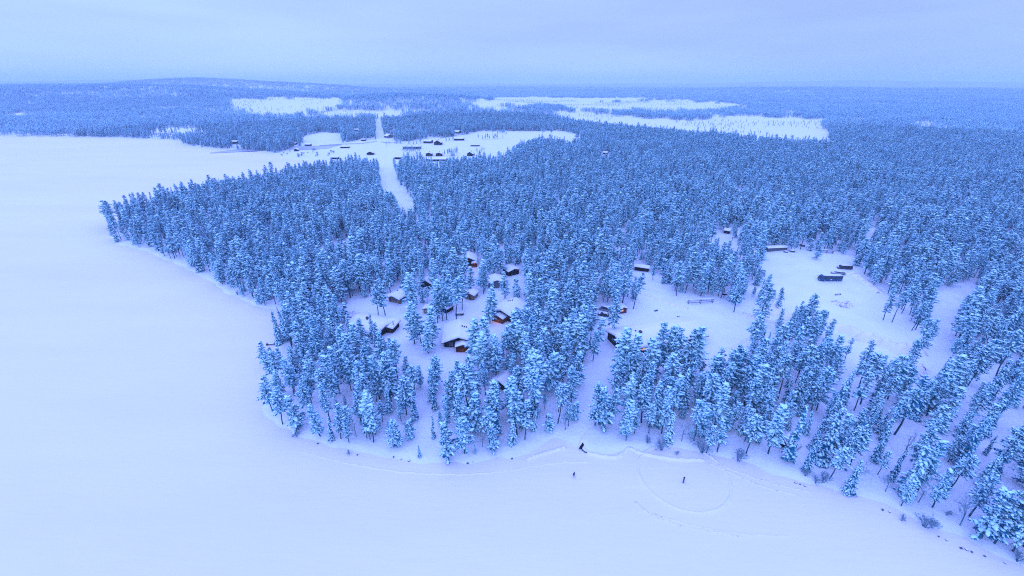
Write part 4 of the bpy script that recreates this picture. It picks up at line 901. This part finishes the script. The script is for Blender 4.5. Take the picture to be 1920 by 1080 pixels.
# --- where the trees stand
def sample(x0, x1, y0, y1, cell, rmin, rmax):
    nx, ny = int((x1 - x0) / cell), int((y1 - y0) / cell)
    X, Y = np.meshgrid(x0 + (np.arange(nx) + .5) * cell, y0 + (np.arange(ny) + .5) * cell)
    X = (X + rng.uniform(-.46, .46, X.shape) * cell).ravel(); Y = (Y + rng.uniform(-.46, .46, Y.shape) * cell).ravel()
    r = np.hypot(X, Y); k = (r >= rmin) & (r < rmax) & (np.abs(np.arctan2(X, Y)) < R(70 if rmax < 1300 else 56)); return X[k], Y[k]
X, Y = sample(-1250, 1250, 15, 1250, 4.05, 0, 1200)
kp = ~pip(X, Y, LAKE); X, Y = X[kp], Y[kp]
Z = ground(X, Y); kp = Z > .35; X, Y, Z = X[kp], Y[kp], Z[kp]
px, py, zc = proj(X, Y, Z)
kp = (zc > 20) & (px > -130) & (px < 2050) & (py < 1260); X, Y, Z, px, py, zc = [q[kp] for q in (X, Y, Z, px, py, zc)]
n = len(X); kind = np.where(rng.random(n) < .82, 0, 1)
kind = np.where((px > 1450) & (py > 640) & (rng.random(n) < .38), 1, kind)
idx = np.where(kind == 0, rng.integers(0, 14, n), rng.integers(0, 5, n))
hgt = np.array([15, 16, 14.5, 15, 17, 16, 12.5, 16.5, 14, 13, 8, 15, 17, 14])[np.minimum(idx, 13)] * (kind == 0) + np.array([13, 14, 15, 12, 13.5])[np.minimum(idx, 4)] * (kind == 1)
scl = rng.normal(.98, .18, n).clip(.6, 1.34) * (.93 + .2 * (vnoise(X / 45, Y / 45, 77) - .5))
scl = np.where(rng.random(n) < .15, scl * rng.uniform(.35, .7, n), scl)
H_ = hgt * scl
patchy = vnoise(X / 17, Y / 17, 91)
d = density(px, py)
keep = rng.random(n) < np.where(d >= .99, np.where(zc > 330, .42 + .5 * patchy, .50 + .6 * patchy), d * (.55 + .9 * patchy))
mpx, mpy, _ = proj(X, Y, Z + H_ * .6); tpx, tpy, _ = proj(X, Y, Z + H_ * .93)
HARD = [c for k, c in enumerate(CLEAR) if k not in (16, 17, 18)]
keep &= ~in_any(px, py, CLEAR + FARCLEAR); keep &= ~in_any(mpx, mpy, HARD + FARCLEAR); keep &= ~(in_any(tpx, tpy, HARD + FARCLEAR) & (rng.random(n) < .85))
for (fx, fy, fr) in FOOT: keep &= np.hypot(X - fx, Y - fy) > fr + 1.4
cw_ = 1.5 * F / zc
for (x0, y0, x1, y1, yo) in VIEW:
    hit = (Y < yo) & (np.minimum(tpx, mpx) - cw_ < x1) & (np.maximum(tpx, mpx) + cw_ > x0) & (tpy < y1) & (py - (py - tpy) * .30 > y0)
    keep &= ~hit
X, Y, Z, px, py, zc, kind, idx, scl, H_ = [q[keep] for q in (X, Y, Z, px, py, zc, kind, idx, scl, H_)]
# trees placed one by one after the photograph: (base px, base py, kind, form, height m)
HAND = [(787, 856, 1, 1, 4.2), (745, 838, 0, 6, 8.5), (742, 832, 0, 9, 9), (1147, 630, 0, 0, 16.5), (1187, 579, 0, 4, 16), (709, 592, 0, 0, 16), (722, 591, 0, 1, 17), (777, 582, 0, 13, 18), (1440, 850, 0, 3, 16), (1590, 924, 1, 1, 11),
        (867, 580, 0, 0, 17), (1530, 486, 0, 6, 10), (1375, 585, 0, 2, 17), (1396, 520, 0, 0, 13), (778, 645, 0, 13, 17), (791, 647, 0, 0, 16), (811, 650, 0, 3, 16.5), (803, 662, 0, 13, 13), (894, 674, 0, 13, 17), (907, 676, 0, 3, 18), (966, 678, 0, 13, 17), (968, 655, 0, 3, 16), (918, 606, 0, 13, 16), (838, 600, 0, 0, 17), (823, 596, 0, 13, 18), (846, 580, 0, 3, 16), (812, 540, 0, 13, 15), (1420, 610, 0, 5, 19), (1500, 640, 0, 5, 20), (1548, 645, 0, 1, 11), (1455, 625, 0, 7, 11),
        (700, 640, 1, 1, 12), (662, 645, 1, 0, 13), (840, 860, 0, 6, 12), (870, 850, 0, 9, 12.5), (925, 845, 0, 6, 9), (960, 832, 1, 3, 9), (1115, 797, 0, 5, 15), (1130, 800, 0, 6, 14), (1143, 795, 0, 2, 13), (1240, 812, 0, 1, 14), (1325, 850, 0, 8, 10), (1345, 848, 0, 8, 11),
        (600, 818, 0, 5, 12), (640, 822, 0, 7, 12), (622, 825, 1, 0, 8), (690, 806, 1, 3, 9), (510, 770, 0, 2, 13), (530, 795, 0, 0, 13), (560, 805, 0, 6, 12), (813, 822, 1, 2, 8), (1690, 948, 0, 3, 8), (1640, 866, 1, 2, 14), (1730, 900, 1, 2, 11), (1840, 1008, 0, 6, 14), (1865, 1020, 0, 9, 15), (1900, 1034, 0, 3, 14), (1705, 590, 0, 1, 14), (1710, 620, 0, 4, 13), (1690, 580, 0, 1, 16),
        (1716, 618, 0, 2, 15), (1655, 600, 0, 1, 14), (1672, 604, 0, 4, 14), (1790, 630, 0, 9, 14), (1735, 650, 0, 2, 12), (500, 690, 0, 2, 11), (515, 720, 0, 0, 12), (1232, 700, 0, 5, 20), (1262, 705, 0, 0, 18), (1168, 710, 0, 13, 19.5), (1184, 714, 0, 3, 18), (1212, 716, 0, 13, 17), (1250, 700, 0, 13, 18), (1284, 696, 0, 3, 17), (1150, 742, 0, 5, 15), (908, 698, 0, 3, 16), (930, 697, 0, 13, 15), (830, 602, 0, 4, 14), (821, 606, 0, 1, 15), (925, 577, 0, 8, 12), (969, 642, 0, 0, 15), (986, 652, 0, 2, 14), (648, 602, 0, 10, 8), (816, 562, 0, 5, 16), (908, 546, 0, 13, 16), (872, 522, 0, 3, 16), (853, 524, 0, 13, 17), (790, 530, 0, 7, 16), (776, 522, 0, 0, 15), (840, 560, 0, 8, 14), (915, 520, 0, 9, 14), (683, 656, 0, 5, 13.5), (711, 660, 0, 5, 12.5), (1300, 700, 0, 3, 18), (1360, 745, 0, 9, 17), (1395, 760, 0, 5, 18)]
for (bx, by, kd, fo, hh) in HAND:
    p = P(bx, by); j = np.hypot(X - p.x, Y - p.y) < 2.6
    X, Y, Z, px, py, zc, kind, idx, scl, H_ = [q[~j] for q in (X, Y, Z, px, py, zc, kind, idx, scl, H_)]
for (bx, by, kd, fo, hh) in HAND:
    p = P(bx, by); q_ = proj(p.x, p.y, p.z); base = [15, 16, 14.5, 15, 17, 16, 12.5, 16.5, 14, 13, 8, 15, 17, 14][fo] if kd == 0 else [13, 14, 15, 12, 13.5][fo]
    X = np.append(X, p.x); Y = np.append(Y, p.y); Z = np.append(Z, p.z); px = np.append(px, bx); py = np.append(py, by); zc = np.append(zc, float(q_[2])); kind = np.append(kind, kd); idx = np.append(idx, fo); scl = np.append(scl, hh / base); H_ = np.append(H_, hh)
rot = rng.uniform(0, 2 * math.pi, len(X)); print('near trees', len(X))

# --- individual trees: the ones that show largest
infr = (px > -20) & (px < 1940) & (py < 1100); size = np.where(infr, H_ / zc, 0)
ORD = ['nearest', 'second', 'third', 'fourth', 'fifth', 'sixth', 'seventh', 'eighth', 'ninth', 'tenth', 'eleventh', 'twelfth']
def ordn(k):
    if k < 12: return ORD[k]
    tens = {1: 'ten', 2: 'twenty', 3: 'thirty', 4: 'forty', 5: 'fifty', 6: 'sixty', 7: 'seventy', 8: 'eighty', 9: 'ninety'}
    teens = ['thirteenth', 'fourteenth', 'fifteenth', 'sixteenth', 'seventeenth', 'eighteenth', 'nineteenth', 'twentieth']
    if k < 20: return teens[k - 12]
    u = (k + 1) % 10; return (tens[(k + 1) // 10] + '-' + ['', 'first', 'second', 'third', 'fourth', 'fifth', 'sixth', 'seventh', 'eighth', 'ninth'][u]) if u else tens[(k + 1) // 10][:-1] + 'ieth'
LN = list(LAND.items()); LXY = np.array([v for _, v in LN])
indiv = np.zeros(len(X), bool); entries = []
for kd in (0, 1):
    ii = np.where(kind == kd)[0]; top = ii[np.argsort(-size[ii])][:300]; top = top[size[top] > 0]; indiv[top] = True
    buckets = {}
    for i in top:
        dd = np.hypot(LXY[:, 0] - X[i], LXY[:, 1] - Y[i]); j = int(np.argmin(dd)); vx, vy = X[i] - LXY[j, 0], Y[i] - LXY[j, 1]
        dr = ('beyond' if vy > 0 else 'in front of') if abs(vy) > abs(vx) else ('right of' if vx > 0 else 'left of')
        buckets.setdefault((j, dr), []).append((dd[j], i))
    for (j, dr), ls in buckets.items():
        ls.sort()
        for r_, (_, i) in enumerate(ls):
            sz = 'tall' if H_[i] > 15.5 else ('small' if H_[i] < 9.5 else 'mid-height')
            look = (PINE_LOOK if kd == 0 else SPR_LOOK)[idx[i]]; kn = 'pine' if kd == 0 else 'spruce'
            entries.append((i, f'{sz} {look} {kn}, {ordn(r_)} {dr} {LN[j][0]}'))
for i, lb in entries:
    kd = kind[i]; pr = PROTO['pine' if kd == 0 else 'spruce'][idx[i]]
    t_ = bpy.data.objects.new('pine_tree' if kd == 0 else 'spruce_tree', None); C.objects.link(t_); t_.location = (X[i], Y[i], Z[i]); t_.rotation_euler = (rng.normal(0, .035), rng.normal(0, .035), rot[i]); t_.scale = (scl[i],) * 3; t_.empty_display_size = .3
    tag(t_, lb, 'pine tree' if kd == 0 else 'spruce tree', 'snow-laden pines of the near shore' if kd == 0 else 'snow-laden spruces of the near shore')
    for nm in ('trunk', 'crown'):
        o = bpy.data.objects.new(nm, pr[nm]); C.objects.link(o); o.parent = t_
# bare birches and shrubs, each one a thing
def bare(px_, py_, kd, k, hh, label, group=None, frosty=True):
    p = P(px_, py_); pr = PROTO[kd][k % 3]; base = (8 + k % 3) if kd == 'birch' else 2.6
    t_ = thing('birch_tree' if kd == 'birch' else 'shrub', label, 'birch tree' if kd == 'birch' else 'shrub', p, random.uniform(0, 6), group); t_.scale = (hh / base,) * 3
    for nm in ('trunk', 'crown'):
        o = bpy.data.objects.new(nm, pr[nm]); C.objects.link(o); o.parent = t_
BI = 'bare birches in front of the long barn'
for k in range(9): bare(758 + k * 3.7, 290 + (k % 2) * 1.5, 'birch', k, 13 + k % 3, f'pale bare birch in the row before the barn, {ordn(k).replace("nearest", "first")} from the strip', BI)
for k, (a, b_) in enumerate(((845, 292), (849, 293), (853, 293), (857, 292))): bare(a, b_, 'birch', k + 1, 12, f'dark bare birch in the clump beside the farmhouses, {ordn(k).replace("nearest", "first")} from them', 'birches beside the farmhouses')
for k, (a, b_) in enumerate(((896, 290), (904, 290), (908, 288))): bare(a, b_, 'birch', k, 11, f'lone pale birch behind the small peaked cabin, {ordn(k).replace("nearest", "first")} from its gable', 'birches behind the peaked cabin')
bare(725, 275, 'birch', 1, 9, 'thin bare birch standing right of the strip mouth'); bare(731, 273, 'birch', 2, 8, 'smaller bare birch beside the one right of the strip mouth')
for k, (a, b_, h_, kk, lb) in enumerate(((1213, 830, 2.6, 0, 'round bare shrub on the beach above the snow ring'), (1240, 843, 4.0, 1, 'tall dark shrub under the pines left of the ring top'), (1268, 852, 1.6, 1, 'tiny dark shrub touching the top of the snow ring'), (1316, 850, 5.0, 2, 'wide frosted shrub below the thick pines'), (1384, 864, 4.2, 1, 'bare spreading shrub with a crooked dark stem by the shore'), (1735, 988, 4.2, 0, 'large frosted shrub at the lower shore bank'), (1748, 990, 2.4, 2, 'low frosted shrub beside the large one at the lower bank'), (1543, 904, 3.4, 1, 'wide dark shrub at the foot of the shore spruce'), (1528, 906, 2.6, 2, 'frosted shrub beside the shore stones'), (1690, 975, 1.8, 0, 'small shrub at the bank beneath the snowy pine'), (1510, 892, 2.2, 1, 'dark shrub above the shore stones'), (1905, 1052, 3.2, 2, 'frosted shrub at the last visible bank'), (1775, 966, 1.8, 1, 'small dark shrub by the leaning white trunk'), (485, 565, 2.6, 2, 'frosted shrub on the bank near the jetty bay'), (445, 553, 2.2, 0, 'frosted shrub on the bank west of the bay'), (655, 852, 1.6, 0, 'tiny frosted shrub on the front bank'), (556, 818, 2.2, 2, 'frosted shrub at the foot of the west corner pines'))):
    bare(a, b_, 'bush', kk, h_, lb)
for k, (a, b_, h_) in enumerate(((694, 824, 9), (764, 822, 9), (1278, 826, 7), (668, 818, 7), (1345, 846, 6), (1402, 830, 8), (1605, 905, 7), (1660, 922, 6), (1722, 942, 7), (1800, 985, 8), (1852, 1000, 7), (905, 838, 6), (1060, 806, 7), (560, 800, 7), (1560, 860, 8), (1690, 860, 9), (1780, 905, 9), (1880, 960, 8))):
    bare(a, b_, 'birch', k, h_, f'frosted leafless birch at the near wood edge, {ordn(sorted([694, 764, 1278, 668, 1345, 1402, 1605, 1660, 1722, 1800, 1852, 905, 1060, 560, 1560, 1690, 1780, 1880]).index(a)).replace("nearest", "first")} from the west', 'leafless birches along the near shore')
# willow scrub on the river flats
for k in range(26):
    a = 520 + 108 * random.random(); b_ = 284 + 13 * random.random() - (a - 520) * .03
    bare(a, b_, 'bush', k, random.uniform(2.5, 4.5), f'low frosted willow on the river flat, {ordn(k).replace("nearest", "first")} planted', 'willow bushes on the river flat')

# the tree groups of the village, past the 300 trees that show largest
vt = []
GROVES = [(742, 790, 254, 264, 22, 13, 'behind the grey house at the strip top'), (786, 803, 252, 262, 12, 15, 'behind the low farmhouse'), (803, 856, 251, 256, 14, 14, 'above the gabled house'),
    (700, 706, 256, 264, 3, 11, 'at the strip edge'), (742, 796, 265, 271, 15, 10, 'in front of the grey house'), (834, 852, 263, 269, 5, 10, 'beside the field barn'), (640, 690, 262, 265, 8, 9, 'along the river fence'),
    (832, 860, 288, 293, 7, 9, 'beside the black farmhouses'), (885, 950, 259, 262, 13, 8, 'in the hedge row across the field'), (920, 955, 247, 252, 9, 9, 'of the field islet'), (1000, 1045, 272, 276, 11, 14, 'at the lower field edge'),
    (1045, 1085, 268, 271, 6, 7, 'at the east tip of the field'), (640, 702, 254, 263, 26, 14, 'round the white-roofed barn'), (725, 745, 252, 256, 5, 10, 'above the grey house')]
for (xa, xb, ya, yb, nn, hh, gname) in GROVES:
    for k in range(nn): vt.append((random.uniform(xa, xb), random.uniform(ya, yb), hh * random.uniform(.75, 1.25), random.random() < .4, gname))
vt.sort(); print('village trees', len(vt))
for k, (a, b_, hh, spq, gname) in enumerate(vt):
    p = P(a, b_)
    if min(math.hypot(p.x - f_[0], p.y - f_[1]) - f_[2] for f_ in FOOT) < .5: continue
    fo = random.randrange(5); base = ([13, 14, 15, 12, 13.5] if spq else [15, 16, 14.5, 15, 17])[fo]
    X = np.append(X, p.x); Y = np.append(Y, p.y); Z = np.append(Z, p.z); kind = np.append(kind, 1 if spq else 0); idx = np.append(idx, fo); scl = np.append(scl, hh / base); rot = np.append(rot, random.uniform(0, 6)); indiv = np.append(indiv, False)
# --- the rest of the wood, as stuff
def scatter(name, meshes, X, Y, Z, rz, sx, sy, sz, idx, tilt=.03):
    col = bpy.data.collections.new(name + '_forms')
    for k, me in enumerate(meshes): o = bpy.data.objects.new(f'{name}_form_{k:02d}', me); col.objects.link(o)
    me = bpy.data.meshes.new(name); n = len(X); me.vertices.add(n); me.vertices.foreach_set('co', np.stack([X, Y, Z], -1).astype(np.float32).ravel())
    a = me.attributes.new('turn', 'FLOAT_VECTOR', 'POINT'); a.data.foreach_set('vector', np.stack([rng.uniform(-tilt, tilt, n), rng.uniform(-tilt, tilt, n), rz], -1).astype(np.float32).ravel())
    a = me.attributes.new('size', 'FLOAT_VECTOR', 'POINT'); a.data.foreach_set('vector', np.stack([sx, sy, sz], -1).astype(np.float32).ravel())
    a = me.attributes.new('form', 'INT', 'POINT'); a.data.foreach_set('value', idx.astype(np.int32))
    o = bpy.data.objects.new(name, me); C.objects.link(o)
    ng = bpy.data.node_groups.new(name, 'GeometryNodeTree'); ng.interface.new_socket('Geometry', in_out='INPUT', socket_type='NodeSocketGeometry'); ng.interface.new_socket('Geometry', in_out='OUTPUT', socket_type='NodeSocketGeometry')
    A = ng.nodes.new; gi = A('NodeGroupInput'); gout = A('NodeGroupOutput'); ip = A('GeometryNodeInstanceOnPoints'); ci = A('GeometryNodeCollectionInfo')
    ci.inputs['Collection'].default_value = col; ci.inputs['Separate Children'].default_value = True; ci.inputs['Reset Children'].default_value = True
    def na(nm, ty):
        q = A('GeometryNodeInputNamedAttribute'); q.data_type = ty; q.inputs['Name'].default_value = nm; return q.outputs['Attribute']
    lk = ng.links.new; lk(gi.outputs[0], ip.inputs['Points']); lk(ci.outputs[0], ip.inputs['Instance']); ip.inputs['Pick Instance'].default_value = True
    lk(na('form', 'INT'), ip.inputs['Instance Index']); e2 = A('FunctionNodeEulerToRotation'); lk(na('turn', 'FLOAT_VECTOR'), e2.inputs[0]); lk(e2.outputs[0], ip.inputs['Rotation']); lk(na('size', 'FLOAT_VECTOR'), ip.inputs['Scale']); lk(ip.outputs[0], gout.inputs[0])
    md = o.modifiers.new('scatter', 'NODES'); md.node_group = ng; return o
for kd, nm, cat, lb in ((0, 'pine_forest', 'pine forest', 'snow-laden pine forest filling the land behind the near trees'), (1, 'spruce_forest', 'spruce forest', 'snowy spruces scattered through the pine forest behind the near trees')):
    s_ = (kind == kd) & ~indiv
    tag(scatter(nm, [q['joined'] for q in PROTO['pine' if kd == 0 else 'spruce']], X[s_], Y[s_], Z[s_], rot[s_], scl[s_], scl[s_], scl[s_], idx[s_]), lb, cat, kind='stuff')
# far woodland to the horizon
fx, fy, fs = [], [], []
for cell, r0, r1, s_ in ((20, 1190, 2600, 1.0), (34, 2600, 4600, 1.6), (60, 4600, 7800, 2.6)):
    a, b_ = sample(-6500, 6500, 700, 7800, cell, r0, r1); fx.append(a); fy.append(b_); fs.append(np.full(len(a), s_))
fx, fy, fs = map(np.concatenate, (fx, fy, fs)); kp = ~pip(fx, fy, LAKE); fx, fy, fs = fx[kp], fy[kp], fs[kp]
fz = ground(fx, fy); q1, q2, q3 = proj(fx, fy, fz); t1, t2, _ = proj(fx, fy, fz + 9)
kp = (fz > .3) & (q1 > -80) & (q1 < 2000) & ~in_any(q1, q2, CLEAR) & ~farclear(q1, q2) & ~farclear(t1, t2) & (vnoise(fx / 130, fy / 60, 61) > np.where(fs > 2, .12, .17))
fx, fy, fz, fs = fx[kp], fy[kp], fz[kp], fs[kp]; n = len(fx); print('far stands', n)
tag(scatter('distant_forest', PATCH, fx, fy, fz, rng.uniform(0, 6.28, n), fs, fs, rng.uniform(.85, 1.1, n) * (1 + .08 * (fs - 1)), np.where(fbm(fx / 260, fy / 150, 83) + rng.normal(0, .05, n) > .47, rng.integers(0, 3, n), rng.integers(3, 5, n)), .0), 'snow-dusted forest stretching from the lake to the horizon', 'forest', kind='stuff')
# single small trees dotted over the open mires
mx_, my_ = sample(-1500, 3000, 800, 3000, 17, 0, 3300); mz_ = ground(mx_, my_); q1, q2, _ = proj(mx_, my_, mz_)
kp = in_any(q1, q2, FARCLEAR[:5]) & (rng.random(len(mx_)) < .85 * sst(.42, .75, vnoise(mx_ / 110, my_ / 160, 33)) + .05); mx_, my_, mz_ = mx_[kp], my_[kp], mz_[kp]; n = len(mx_); print('mire trees', n)
s_ = rng.uniform(.22, .5, n)
tag(scatter('mire_trees', [q['joined'] for q in PROTO['pine']], mx_, my_, mz_, rng.uniform(0, 6.28, n), s_, s_, s_, rng.integers(0, 10, n)), 'stunted scattered pines standing on the white open mires', 'mire trees', kind='stuff')
